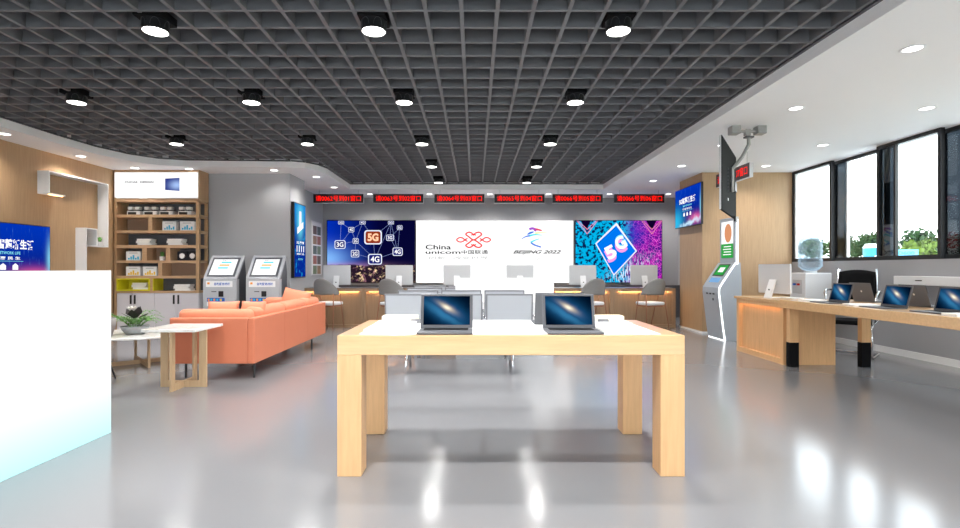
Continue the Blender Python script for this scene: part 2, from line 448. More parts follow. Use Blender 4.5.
for y, xs in ((3.93, (-2.43, -.77, 1.09)), (5.62, (-4.33, -2.43, -.77, 1.09)), (7.50, (-4.33, -2.43, -.77, 1.09)), (9.17, (-.77, 1.09)), (10.88, (-.77, 1.09))):
    for x in xs: GL.append((x, y))
cn = {-4.33: 'outermost on the left side', -2.43: 'left of the middle pair', -.77: 'left one of the middle pair', 1.09: 'right one of the middle pair'}
for x, y in GL:
    lab = 'black cylinder downlight, %s, %s' % (rowname[y], cn[x])
    if dl is None: dl = make_downlight(); dl['label'] = lab; dl.location = (x, y, 0)
    else: again(dl, lab, (x, y, 0))
    spot((x, y, 2.985), 110)
for x in (-2.43, -.77, 1.09):     # unseen lamps added behind the camera to brighten the table front
    for y in (2.28, .6, -1.1):
        again(dl, 'black cylinder downlight of the added unseen rows above and behind the viewpoint', (x, y, 0)); spot((x, y, 2.985), 215 if y > 2 and x > -1 else 35)
rl = None
RL = [(3.53, 4.17, 'nearest on the right soffit'), (3.55, 5.72, 'on the right soffit near the hanging television'), (5.0, 5.72, 'by the windows, nearest'),
      (3.56, 7.43, 'behind the hanging television'), (5.0, 7.43, 'by the windows above the water dispenser side'), (3.57, 8.94, 'in front of the wooden pillar'),
      (5.03, 8.94, 'in the corner of windows and wooden wall'), (3.6, 10.45, 'beside the pillar television'), (4.6, 12.3, 'rear right corner by the back wall'),
      (-6.2, 6.81, 'above the left television'), (-6.22, 8.16, 'above the white wall shelf'), (-6.0, 9.12, 'left end above the bookcase sign'),
      (-5.09, 9.2, 'right end above the bookcase sign'), (-3.62, 9.32, 'above the self-service kiosks'), (-3.07, 10.0, 'beside the vertical display'),
      (-3.08, 11.3, 'left of the first ticket sign'), (.35, 12.3, 'x'), (1.75, 12.3, 'x'), (3.2, 12.3, 'x'), (-2.5, 12.3, 'x'), (-1.09, 12.3, 'close to the back wall between ticket signs'),  # lamps marked x by the rear wall are added to brighten it
      (3.53, 2.6, 'x'), (5.0, 4.17, 'x'), (5.0, 2.6, 'x'), (-6.2, 5.2, 'x'), (-6.2, 3.6, 'x')]
for x, y, lab in RL:
    lab = 'round recessed white downlight, '+lab if lab != 'x' else 'round recessed white downlight, unseen, outside the picture or hidden behind a ticket sign'
    if rl is None:
        rl = thing('recessed_downlight', lab, 'ceiling light', (x, y, ZC), 0, 'recessed downlights in the white soffit')
        MB().lathe([(.085, -.001), (.085, -.006), (.07, -.008), (.062, -.002), (.062, -.001)]).build('trim_ring', WHITE, rl, smooth=True)
        MB().cyl((0, 0), .062, -.0045, -.001, 28).build('lens', LAMPW, rl)
    else: again(rl, lab, (x, y, ZC))
    p = 40 if x > 0 else 36
    if lab.endswith('bookcase sign'): p = 24
    if y > 12: p = 70
    if abs(x+3.62) < .01: p = 16
    if x > 3.4 and y < 6: p = 18
    spot((x, y, ZC-.02), p, 140, .8, .05, (1, .96, .9))

# ------------------------------------------------------------------ laptops
def galaxy(w, h):
    n = NB('galaxy_wallpaper', w, h)
    wp = n.M('MULTIPLY', n.M('SUBTRACT', n.noise(12, 4), .5), .12)
    a = -.80
    halo = n.gauss(-.02, .0, .62, .30, a, wp); core = n.gauss(0.0, .10, .24, .075, a, wp); hot = n.gauss(.0, .10, .10, .05, a)
    lane = n.gauss(-.05, -.02, .5, .03, a, wp); band = n.gauss(-.06, -.16, .6, .10, a, wp)
    c = n.mix(halo, (.0, .003, .012), (.012, .10, .26))
    c = n.mix(n.M('MULTIPLY', band, .5), c, (.05, .26, .48))
    c = n.mix(n.M('MULTIPLY', lane, .6), c, (.004, .03, .09))
    c = n.mix(n.M('MULTIPLY', core, .9), c, (.62, .50, .36))
    c = n.mix(hot, c, (1, .92, .72))
    return n.done(c, 1.0)
GAL = galaxy(.29, .185)
def make_laptop():
    t = thing('laptop', 'x', 'laptop')
    MB().prism([(-.163, -.111), (.163, -.111), (.163, .111), (-.163, .111)], 0, .012, 'z').build('base', ALUD, t, .003).location = (0, -.111, 0)
    kb = B(-.135, .135, -.105, -.012, .0121, .0135).build('keyboard', BLACKM, t)
    B(-.05, .05, -.195, -.12, .0121, .0124).build('trackpad', ALUD, t)
    lid = MB().box(-.1635, .1635, 0, .006, 0, .215).build('lid', ALUD, t, .0025)
    lid.location = (0, -.004, .013); lid.rotation_euler = (-math.radians(15), 0, 0)
    B(-.158, .158, -.0006, 0.0001, .005, .211).build('bezel', DKGREY, lid)
    d = B(-.145, .145, -.0003, .0003, -.091, .091).build('display', GAL, lid); d.location = (0, -.001, .111)
    e = MB().cyl((0, 0), .011, 0, .0006, 16).build('lid_emblem', ALU, lid); e.rotation_euler = (-PI/2, 0, 0); e.location = (0, .0062, .115)
    return t
ZTB = .8167
lap = make_laptop()
LG = 'laptops on the display tables'
def laptop(x, y, rz, label, first=[True]):
    if first[0]:
        first[0] = False; o = lap; o['label'] = label; o.location = (x, y, ZTB); o.rotation_euler = (0, 0, rz)
    else: o = again(lap, label, (x, y, ZTB if x < 3 else .8145), rz)
    o['group'] = LG; return o
laptop(-.177, 3.222, 0, 'open grey laptop with galaxy wallpaper, left one facing front on the oak table')
laptop(.587, 3.222, 0, 'open grey laptop with galaxy wallpaper, right one facing front on the oak table')
laptop(.57, 3.53, PI, 'grey laptop turned away, lid peeking out behind the right laptop of the oak table')
XT = -PI/2
laptop(4.08, 5.80, XT, 'open laptop on the right table, facing the room, farthest one beside the papers')
laptop(4.10, 5.06, XT, 'open laptop on the right table, facing the room, middle one of three')
laptop(4.12, 4.48, XT, 'open laptop on the right table, facing the room, cut off by the picture edge')
laptop(4.50, 5.98, PI/2, 'dark laptop seen from behind on the right table, in front of the black chair')
laptop(4.48, 5.24, PI/2, 'dark laptop seen from behind on the right table, below the white wall unit')

# ------------------------------------------------------------------ centre display table
t = thing('display_table', 'thick-framed light oak display table with square legs in the centre foreground', 'table', (0, 0, 0))
x0, x1, y0, y1, zt = -.795, 1.21, 2.98, 3.88, .814
B(x0, x1, y0, y1, .70, zt).build('table_top', WOOD_TX, t, .004)
for a in (x0, x1-.14):
    for b in (y0, y1-.14): B(a, a+.14, b, b+.14, 0, .70).build('leg', WOOD_T, t, .003)
def onetable(name, lab, cat, box, mat, grp=None, bev=.001):
    x0, x1, y0, y1, z = box
    b0 = .8142 if 'mat' in lab else .8165
    o = B(x0, x1, y0, y1, b0, b0+z).build(name, mat, None, bev)
    return tag(o, lab, cat, grp)
onetable('paper_stack', 'white paper stack at the left end of the oak table, beside the laptop', 'papers', (-.66, -.40, 3.06, 3.56, .022), PAPER)
onetable('paper_stack', 'white paper stack at the right end of the oak table, beside the laptop', 'papers', (.77, 1.03, 3.06, 3.56, .016), PAPER)
onetable('glare_mat', 'wide thin white mat standing in for the glare on most of the oak table top, under the laptops', 'mat', (-.68, 1.09, 3.03, 3.85, .002), PAPER)  # white sheet holding the bright glare and reflection of the table top
onetable('sheet_of_paper', 'loose white sheet on the oak table, left rear, under the cream box', 'papers', (-.70, -.38, 3.60, 3.82, .002), PAPER)
onetable('sheet_of_paper', 'loose white sheet on the oak table, right rear, under the cream box', 'papers', (.78, 1.10, 3.60, 3.82, .002), PAPER)
def slabbox(lab, x0, x1):
    o = B(x0, x1, 3.74, 3.86, .8187, .855).build('flat_box', CREAM, None, .002); tag(o, lab, 'box', 'flat cream boxes on the oak table')
slabbox('flat cream box on the rear left of the oak table', -.675, -.42)
slabbox('flat cream box on the rear right of the oak table', .82, 1.08)
for lab, x in (('small grey price stand on the left part of the oak table by the laptop', -.45), ('small grey price stand on the right part of the oak table by the laptop', .87)):
    o = MB().prism([(3.60, .8145), (3.66, .8145), (3.66, .838), (3.645, .838)], x, x+.07, 'x').build('price_stand', ALUD, None)
    if x > 0: o.location.z = .0025
    o.location.z = .0045; tag(o, lab, 'stand', 'small grey stands on the oak table')
o = B(.80, 1.0, 3.0, 3.015, .8142, .8235).build('pen', ALU, None, .002); tag(o, 'slim silver pen in front of the right paper stack on the oak table', 'pen')

# ------------------------------------------------------------------ right table and its cabinet desk
t = thing('bar_table', 'long oak table by the windows with black-footed square legs', 'table', (0, 0, 0))
B(3.78, 4.83, 2.2, 6.42, .715, zt).build('table_top', WOOD_TX, t, .004)
for a in (3.825, 4.70):
    for b in (2.3, 6.28):
        l = B(a, a+.108, b, b+.07, .30, .715).build('leg', WOOD_T, t)
        f = B(a-.002, a+.110, b-.002, b+.072, 0, .30).build('foot_sleeve', BLACKM, l); f['label'] = 'black foot sleeve'
t = thing('service_desk', 'oak service desk with warm lit recess at the end of the window table', 'desk', (0, 0, 0))
ya, yb = 6.425, 7.57; xa, xb = 3.83, 4.48
B(xa-.03, xb, ya, yb+.02, .765, .80).build('desk_top', WOOD_TX, t, .003)
fr = MB().box(xa, xa+.06, ya, ya+.06, 0, .765).box(xa, xa+.06, yb-.06, yb, 0, .765).box(xa, xa+.03, ya+.06, yb-.06, .70, .765).box(xa, xa+.06, ya+.06, yb-.06, 0, .07)
fr.build('front_frame', WOOD_T, t)
B(xa+.055, xa+.07, ya+.06, yb-.06, .07, .765).build('recessed_panel', WOOD_T, t)
B(xa+.06, xb, ya, ya+.03, 0, .765).build('side_panel', WOOD_T, t)
B(xa+.06, xb, yb-.03, yb, 0, .765).build('side_panel', WOOD_T, t)
B(xa+.035, xa+.048, ya+.08, yb-.08, .725, .731).build('light_strip', WARMHID, t)

def imac(name, lab, grp=None, w=.56, h=.40):
    """all-in-one computer, screen faces +Y, back faces -Y"""
    t = thing(name, lab, 'computer', (0, 0, 0), 0, grp)
    sh = MB().prism(rrect(w, h, .015), -.012, .012, 'y').build('shell', ALU, t); sh.location = (0, 0, .06+h/2)
    B(-w/2+.012, w/2-.012, .0122, .0135, .12, .05+h).build('screen', BLACK, t)
    st = MB().prism([(-.012, .25), (-.03, .25), (-.12, .006), (-.12, 0), (.09, 0), (.09, .006), (-.095, .008)], -.058, .058, 'x').build('stand', WHITE, t)
    hm = MB().cyl((0, 0), .014, 0, .003, 14).build('cable_hole', DKGREY, st); hm.rotation_euler = (math.radians(110), 0, 0); hm.location = (0, -.0835, .11)
    return t
im = imac('desktop_computer', 'silver desktop computer seen from behind, on the oak desk near the water dispenser')
im.location = (4.10, 7.08, .80); im.rotation_euler = (0, 0, math.radians(-78))
tag(B(4.17, 4.32, 6.78, 7.08, .8005, .812).build('keyboard', WHITE, None, .003), 'thin white keyboard on the oak desk beside the silver computer', 'keyboard')
def sheets(name, lab, pts, z, h, mat=PAPER):
    tag(MB().prism(pts, z, z+h, 'z').build(name, mat, None), lab, 'papers')
sheets('open_brochure', 'open white brochure on the right table near the desk corner', [(3.92, 6.02), (4.12, 6.05), (4.16, 6.30), (3.95, 6.32)], .8145, .014)
sheets('open_brochure', 'white brochures on the right table between the first two facing laptops', [(3.86, 5.26), (4.10, 5.22), (4.22, 5.52), (3.95, 5.56)], .8145, .012)
sheets('paper_stack', 'white papers beside the dark lid of the middle rear laptop', [(4.38, 4.78), (4.60, 4.72), (4.62, 4.95), (4.42, 4.98)], .8145, .018)
sheets('paper_stack', 'white papers on the right table in front of the cut-off laptop', [(3.84, 4.12), (4.02, 4.10), (4.04, 4.28), (3.86, 4.28)], .8145, .02)

# ------------------------------------------------------------------ back service desks
deskx = [-3.54+1.27*i for i in range(7)]
def make_desk():
    w = 1.265; d = .68
    t = thing('service_desk', 'x', 'desk', (0, 0, 0), 0, 'row of wooden service desks along the back wall')
    B(0, w, 0, d, .785, .80).build('desk_top', DESKTOP, t)
    B(0, w, -.002, .04, .735, .798).build('front_apron', WOOD_D, t)
    for a in (0, w-.065): B(a, a+.065, 0, d, 0, .735).build('side_panel', WOOD_D, t)
    B(.065, w-.065, .06, .085, 0, .735).build('recessed_panel', WOOD_D, t)
    B(.065, w-.065, 0, .06, 0, .06).build('plinth', WOOD_D, t)
    B(.10, w-.10, .042, .054, .742, .747).build('light_strip', WARMBACK, t)
    return t
dk = make_desk()
ordn = ['first', 'second', 'third', 'fourth', 'fifth', 'sixth']
for i in range(6):
    lab = 'wooden service desk with warm light strip, %s from the left along the back wall' % ordn[i]
    if i == 0: dk['label'] = lab; dk.location = (deskx[0], 10.5, 0)
    else: again(dk, lab, (deskx[i], 10.5, 0))
mon = None
mx = [-2.90, -1.59, -.378, .944, 2.26, 3.547]
for i, x in enumerate(mx):
    lab = 'silver desktop computer seen from behind, on the %s service desk from the left' % ordn[i]
    if mon is None: mon = imac('desktop_computer', lab, 'computers on the back service desks', .57, .41); mon.location = (x, 10.86, .80)
    else: again(mon, lab, (x, 10.86, .80), (.0, 0, -.03, 0, .03, .03)[i])
tag(MB().box(-3.78, 5.08, 12.62, 12.95, .0, .79).build('low_cabinet', DKGREY, None, .004), 'long low dark cabinet under the wall screens at the back', 'cabinet')

def make_chair():
    t = thing('visitor_chair', 'x', 'chair', (0, 0, 0), 0, 'visitor chairs at the service desks')
    mb = MB(); N = 24; R = .29
    rows = 8
    for j in range(rows+1):
        for i in range(N+1):
            a = -1.18+2.36*i/N                      # wraps round the sitter
            top = .70+.31*max(0, math.cos(a*1.25))**.75
            if a < 0: top = .70+.31*max(0, math.cos(a*1.36))**.6
            z = .69+(top-.69)*j/rows
            lean = (z-.69)*.22
            mb.v.append(((R+.01)*math.sin(a), -(R-.08+lean)*math.cos(a)+.06, z))
    for j in range(rows):
        for i in range(N): mb.f.append((j*(N+1)+i, j*(N+1)+i+1, (j+1)*(N+1)+i+1, (j+1)*(N+1)+i))
    bk = mb.build('backrest', FELT, t, smooth=True); s = bk.modifiers.new('s', 'SOLIDIFY'); s.thickness = .022
    MB().prism([(p[0], p[1]+.04) for p in rrect(.46, .42, .1)], .485, .545, 'z').build('seat', SEATW, t, .02, smooth=True)
    MB().prism([(p[0], p[1]+.04) for p in rrect(.42, .38, .08)], .455, .485, 'z').build('seat_frame', WOOD_C, t)
    for sx in (-1, 1):
        MB().tube([(sx*.215, -.10, .72), (sx*.235, -.13, .47), (sx*.27, -.19, 0)], .013, 8, r2=.009).build('leg', WOOD_C, t, smooth=True)
        MB().tube([(sx*.25, .06, .71), (sx*.225, .14, .47), (sx*.20, .26, 0)], .013, 8, r2=.009).build('leg', WOOD_C, t, smooth=True)
    return t
ch = None
for x, lab, rz in ((-2.90, 'grey curved-back visitor chair behind the far end of the coral sofa', -.38), (-1.62, 'grey curved-back visitor chair partly hidden by the metal benches', -.38),
                   (2.29, 'grey curved-back visitor chair behind the right laptop of the oak table', .38), (3.47, 'grey curved-back visitor chair nearest the wooden pillar', .38)):
    if ch is None: ch = make_chair(); ch['label'] = lab; ch.location = (x, 10.17, 0); ch.rotation_euler = (0, 0, rz)
    else: again(ch, lab, (x, 10.17, 0), rz)

# ------------------------------------------------------------------ wall screens at the back
def panel_frame(t, w, h, d, mat=BLACK):
    return MB().box(-w/2, w/2, 0, d, -h/2, h/2).build('cabinet_frame', mat, t, .004)
def P3(px, py, Y=12.93): return PX(px, Y), PZ(py, Y)
# left: city and 5G
xa, za = P3(326.5, 283); xb, zb = P3(415.5, 220); w = xb-xa; h = zb-za; cx = (xa+xb)/2; cz = (za+zb)/2
t = thing('video_wall', 'large wall screen with glowing 5G, 4G and 3G icons above a night city', 'screen', (cx, 12.94, cz))
panel_frame(t, w, h, .06)
n = NB('city_network_picture', w-.03, h-.03)
c = n.mix(n.step(n.u, -.55, .15), (.0, .03, .50), (.002, .002, .03))
c = n.mix(n.M('MULTIPLY', n.gauss(-.52, -.12, .24, .20), .85), c, (.25, .55, 1.0))
c = n.mix(n.M('MULTIPLY', n.gauss(-.42, -.24, .5, .06), .6), c, (.55, .28, .5))
c = n.mix(n.M('MULTIPLY', n.gauss(.1, .5, .6, .5), .5), c, (.0, .0, .03))
city = n.step(n.M('ADD', n.v, n.M('MULTIPLY', n.M('SUBTRACT', n.noise(3, 2), .5), .1)), -.20, -.24)
lights = n.step(n.noise(6, 6, .8, (1, 1, 1.6)), .53, .62)
cc = n.mix(lights, (.02, .01, .02), (1, .72, .42))
cc = n.mix(n.M('MULTIPLY', n.step(n.noise(9, 2), .55, .7), .4), cc, (.6, .25, .35))
c = n.mix(city, c, cc)
sc = B(-(w/2-.015), w/2-.015, -.0005, .0005, -(h/2-.015), h/2-.015).build('screen', n.done(c, 1.0), t); sc.location = (0, -.002, 0)
nodes = [('5G', 350, 180, 58, 47, 1), ('3G', 132, 228, 36, 28, 0), ('4G', 363, 325, 46, 35, 0), ('4G', 512, 275, 33, 27, 0), ('2G', 231, 288, 27, 24, 0),
         ('3G', 462, 183, 25, 20, 0), ('2G', 235, 204, 19, 18, 0), ('4G', 206, 130, 19, 17, 0), ('2G', 139, 83, 19, 12, 0), ('4G', 281, 83, 19, 12, 0), ('2G', 468, 83, 19, 12, 0), ('5G', 526, 116, 18, 15, 0)]
def Lc(px, py):  # crop pixels (x6.6 from 320,210) to panel coordinates
    X, Z = P3(320+px/6.6, 210+py/6.6); return X-cx, Z-cz
S = 12.93/F/6.6
lk = MB()
for a, b in ((1, 7), (1, 6), (1, 8), (8, 7), (7, 9), (7, 6), (9, 6), (9, 0), (6, 4), (6, 2), (4, 2), (0, 2), (0, 10), (10, 5), (10, 3), (5, 11), (5, 3), (11, 3), (3, 2), (10, 2)):
    pa, pb = Lc(*nodes[a][1:3]), Lc(*nodes[b][1:3]); d = Vector(pb)-Vector(pa); q = Vector((-d.y, d.x)).normalized()*.003
    lk.poly([(pa[0]+q.x, -.0035, pa[1]+q.y), (pb[0]+q.x, -.0035, pb[1]+q.y), (pb[0]-q.x, -.0035, pb[1]-q.y), (pa[0]-q.x, -.0035, pa[1]-q.y)])
lk.build('link_lines', emis('link_blue', (.35, .45, .9), .8), t)
EGLOW = emis('node_glow', (.26, .035, .012), 1.0); EHOT = emis('node_hot', (1.2, .62, .38), 1.0); ENW = emis('node_rim', (.8, .85, 1), 1.0)
for s_, px, py, hw, hh, big in nodes:
    X, Z = Lc(px, py); W2, H2 = hw*2*S, hh*2*S
    o = MB().prism(rrect(W2, H2, min(W2, H2)*.2), -.001, 0, 'y').build('icon_frame', ENW, t); o.location = (X, -.005, Z)
    i = MB().prism(rrect(W2*.86, H2*.84, min(W2, H2)*.15), -.001, 0, 'y').build('icon_face', EGLOW if big else EDEEP, o); i.location = (0, -.002, 0)
    text(s_, EHOT if big else EWHITE, o, (0, -.004, 0), H2*.55, W2*.62, bold=.045 if big else .02)
# centre: white light box
xa, za = P3(416, 283); xb, zb = P3(573.5, 220.5); w = xb-xa; h = zb-za; cx = (xa+xb)/2; cz = (za+zb)/2
t = thing('glowing_panel', 'wide backlit white wall panel with a red knot emblem and a winter games emblem', 'sign', (cx, 12.94, cz))
panel_frame(t, w, h, .06, WHITEM)
B(-(w/2-.004), w/2-.004, -.003, -.0005, -(h/2-.004), h/2-.004).build('glowing_face', PANELW, t)
def Lw(px, py):  # source pixels
    X, Z = P3(px, py); return X-cx, Z-cz
def stroke(pts, wd, closed=False, y=-.006):
    """flat ribbon through 2D points; wd a number or a function of 0..1"""
    N = len(pts); L = []; R = []
    for i in range(N):
        a = Vector(pts[i-1] if (closed or i) else pts[0]); b = Vector(pts[(i+1) % N] if (closed or i < N-1) else pts[-1])
        d = (b-a).normalized(); q = Vector((-d.y, d.x))*(wd(i/(N-1)) if callable(wd) else wd)
        L.append((pts[i][0]+q.x, y, pts[i][1]+q.y)); R.append((pts[i][0]-q.x, y, pts[i][1]-q.y))
    mb = MB(); mb.v = L+R
    for i in range(N if closed else N-1): j = (i+1) % N; mb.f.append((i, j, N+j, N+i))
    return mb
def smooth(pts, k=6, closed=False):
    out = []; N = len(pts)
    for i in range(N if closed else N-1):
        p0 = pts[(i-1) % N] if closed or i else pts[0]; p1 = pts[i]; p2 = pts[(i+1) % N]; p3 = pts[(i+2) % N] if closed or i+2 < N else pts[-1]
        for j in range(k):
            s = j/k
            out.append(tuple(.5*((2*p1[a])+(-p0[a]+p2[a])*s+(2*p0[a]-5*p1[a]+4*p2[a]-p3[a])*s*s+(-p0[a]+3*p1[a]-3*p2[a]+p3[a])*s**3) for a in (0, 1)))
    if not closed: out.append(pts[-1])
    return out
def K(px, py): return Lw(425+px/12.8, 225+py/12.8)
knot = MB()
def addm(dst, src): o = len(dst.v); dst.v += src.v; dst.f += [tuple(i+o for i in f) for f in src.f]
hb = .018
for sg in (1, -1):      # upper and lower heart loops
    pts = [(622, 190), (560, 150), (522, 118), (560, 92), (600, 105), (622, 128), (645, 105), (690, 92), (725, 118), (690, 150)]
    pts = [(x, 190+(y-190)*sg) for x, y in pts]
    addm(knot, stroke(smooth([K(*p) for p in pts], 6, True), hb, True))
    pts = [(590, 190-58*sg), (622, 190-72*sg), (656, 190-58*sg)]
    addm(knot, stroke(smooth([K(*p) for p in pts], 4), hb*.8))
for sg in (1, -1):      # side loops
    pts = [(545, 172), (510, 190), (480, 212), (440, 216), (405, 190), (440, 162), (480, 166), (510, 190), (545, 210)]
    pts = [(622+(x-622)*sg, y) for x, y in pts]
    addm(knot, stroke(smooth([K(*p) for p in pts], 6), hb*.9))
knot.build('knot_emblem', ERED, t)
def Tw(s, mat, x0, x1, y0, y1, **k):
    a = Lw(x0, y1); b = Lw(x1, y0); return text(s, mat, t, ((a[0]+b[0])/2, -.005, (a[1]+b[1])/2), b[1]-a[1], b[0]-a[0], **k)
Tw('China', EINK, 425.5, 451, 244.6, 249.5, bold=.02); Tw('unicom', EINK, 425.5, 460.5, 250.6, 253.9, bold=.02); Tw('中国联通', EINK, 461.5, 488, 250, 254.2, bold=.015)
Tw('创新 · 改变世界', EINKG, 428, 488, 256.3, 259.5, bold=.01)
Tw('BEIJING 2022', EINK, 513, 561, 250.2, 254.6, shear=.4, bold=.03)
def E(px, py): return Lw(505+px/11.73, 220+py/11.73)
BL = emis('emblem_blue', (.06, .2, .75)); CY = emis('emblem_cyan', (.08, .75, .85)); PU = emis('emblem_purple', (.35, .08, .6)); RE = emis('emblem_crimson', (.75, .06, .12)); YE = emis('emblem_lime', (.75, .85, .25))
taper = lambda s: .006+.02*math.sin(PI*min(1, s*.9+.08))
for nm, mt, pts, wd in (('emblem_stroke', PU, [(285, 110), (320, 98), (355, 112), (350, 132)], lambda s: .03), ('emblem_stroke', RE, [(345, 108), (385, 112), (432, 124)], lambda s: .034-.018*s),
                        ('emblem_stroke', BL, [(262, 170), (300, 150), (340, 138)], taper), ('emblem_stroke', YE, [(355, 155), (410, 150), (495, 148)], lambda s: .022-.018*s),
                        ('emblem_stroke', BL, [(195, 222), (240, 196), (290, 184)], lambda s: .008+.014*s), ('emblem_stroke', CY, [(285, 186), (350, 172), (435, 178)], lambda s: .026-.018*s),
                        ('emblem_stroke', CY, [(405, 220), (350, 238), (302, 262)], lambda s: .008+.016*s), ('emblem_stroke', BL, [(302, 262), (345, 292), (422, 318)], lambda s: .022-.004*s)):
    stroke(smooth([E(*p) for p in pts], 6), wd).build(nm, mt, t)
rg = MB()
for k, (dx, dz) in enumerate(((-.09, 0), (0, 0), (.09, 0), (-.045, -.035), (.045, -.035))):
    c0 = Lw(537, 258.6)
    addm(rg, stroke([(c0[0]+dx+.036*math.cos(q), c0[1]+dz+.036*math.sin(q)) for q in [2*PI*i/24 for i in range(24)]], .0035, True))
rg.build('five_rings', EINKG, t)
# right: 5G chip
xa, za = P3(575, 283); xb, zb = P3(662.5, 220); w = xb-xa; h = zb-za; cx = (xa+xb)/2; cz = (za+zb)/2
t = thing('video_wall', 'large wall screen with a tilted blue 5G chip on cyan and magenta circuits', 'screen', (cx, 12.94, cz))
panel_frame(t, w, h, .06)
n = NB('chip_picture', w-.03, h-.03)
cell = n.step(n.vor(9, 'F1'), .06, .045)
cyan = n.mix(n.step(n.noise(11, 4, .6), .44, .5), (.003, .01, .08), (.0, .42, .75))
cyan = n.mix(n.M('MULTIPLY', n.step(n.vor(12, 'F1', 'Distance', 'MANHATTAN'), .045, .035), 1.0), cyan, (.02, .01, .05))
wv = n.nt.nodes.new('ShaderNodeTexWave'); wv.wave_type = 'BANDS'; wv.bands_direction = 'DIAGONAL'; wv.inputs['Scale'].default_value = 9; wv.inputs['Distortion'].default_value = 3; wv.inputs['Detail'].default_value = 1
n.nt.links.new(n.vec, wv.inputs['Vector'])
edge_ = n.vor(13, 'DISTANCE_TO_EDGE')
tone = n.step(n.noise(5, 2), .45, .6)
mag = n.mix(n.step(edge_, .05, .02), n.mix(tone, (.10, .002, .20), (.42, .005, .34)), (1.0, .12, .75))
mag = n.mix(n.M('MULTIPLY', n.step(wv.outputs['Fac'], .7, .8), .55), mag, (.05, .01, .35))
mag = n.mix(n.M('MULTIPLY', n.gauss(.12, .3, .2, .25), .9), mag, (.02, .03, .5))
c = n.mix(n.step(n.u, .02, .2), cyan, mag)
top = n.step(n.M('SUBTRACT', n.v, n.M('MULTIPLY', n.M('ABSOLUTE', n.M('SUBTRACT', n.M('ABSOLUTE', n.u), .38)), 2.6)), .33, .35)
c = n.mix(top, c, (.005, .0, .02))
bars = n.M('MULTIPLY', n.gauss(.13, -.32, .26, .12, .75), n.step(n.noise(30, 1, .5, (1, 1, .2)), .5, .55))
c = n.mix(bars, c, (.75, .85, 1))
sc = B(-(w/2-.015), w/2-.015, -.0005, .0005, -(h/2-.015), h/2-.015).build('screen', n.done(c, 1.0), t); sc.location = (0, -.002, 0)
def Lr(px, py): X, Z = P3(565+px/6.21, 210+py/6.21); return X-cx, Z-cz
dm = [Lr(*p) for p in ((320, 78), (448, 255), (303, 408), (188, 208))]
MB().poly([(x, -.004, z) for x, z in dm]).build('chip_border', ENW, t)
di = [Lr(*p) for p in ((318, 97), (438, 255), (304, 398), (197, 210))]
MB().poly([(x, -.006, z) for x, z in di]).build('chip_face', EBLUE, t)
EPINK = emis('chip_pink', (.95, .35, .75), 1.0); ECY2 = emis('chip_pale_cyan', (.25, .85, .95), 1.0)
for s_, px, py, m2, dz in (('5', 283, 270, EPINK, -.045), ('5', 283, 262, EWHITE, 0), ('G', 345, 215, EPINK, -.045), ('G', 345, 200, ECY2, .012), ('G', 345, 205, EWHITE, 0)):
    X, Z = Lr(px, py); o = text(s_, m2, t, (X, -.008-(.002 if dz == 0 else 0), Z+dz), .33, .26, bold=.04); o.rotation_euler = (0, math.radians(-28), 0)
cl = MB()
for sx, mts in ((-.36, 1), (.38, 1)):
    for k in range(2):
        dx = .03*k
        for sg in (1, -1):
            p0 = (sx*w, (.5-.14)*h-.02*k); p1 = (sx*w+sg*.10*w, .49*h)
            cl.poly([(p0[0], -.004, p0[1]-dx*3), (p1[0]+sg*dx, -.004, p1[1]), (p1[0]+sg*(dx+.018), -.004, p1[1]), (p0[0], -.004, p0[1]-dx*3-.03)])
cl.build('circuit_lines', emis('circuit_rose', (.85, .25, .4), .9), t)

# ------------------------------------------------------------------ LED ticket signs
def led_sign(lab, s, loc, rz=0, wire=.10, L=1.13, grp='red LED ticket signs hanging in a row'):
    t = thing('led_sign', lab, 'sign', loc, rz, grp)
    MB().box(-L/2, L/2, -.03, .03, -.10, .10).build('housing', BLACK, t, .003)
    e = MB(); L2 = L/2+.004
    e.box(-L2, L2, -.025, .025, -.106, -.10).box(L2-.004, L2, -.025, .025, -.10, .10).build('silver_edge', ALU, t)
    text(s, RED, t, (0, -.0305, .003), .125, L*.90, bold=.004)
    for sx in (-1, 1): MB().tube([(sx*L*.39, 0, .10), (sx*L*.39, 0, .10+wire)], .0022, 6).build('hanging_wire', DKGREY, t)
    return t
nums = ['请0062号到01窗口', '请0063号到02窗口', '请0064号到03窗口', '请0065号到04窗口', '请0066号到05窗口', '请0066号到06窗口']
for i, (px, s) in enumerate(zip((338.7, 398.4, 459.4, 519.4, 577.5, 639.1), nums)):
    led_sign('black ticket sign with red characters ending in window 0%d, %s from the left' % (i+1, ordn[i]), s, (PX(px, 11.7), 11.7, PZ(198.6, 11.7)), 0, ZC-PZ(198.6, 11.7)-.10)
led_sign('black ticket sign with red characters partly hidden behind the hanging television', '请0067号到07窗口', (3.9, 7.80, 2.60), -PI/2, ZC-2.70, 1.0, None)

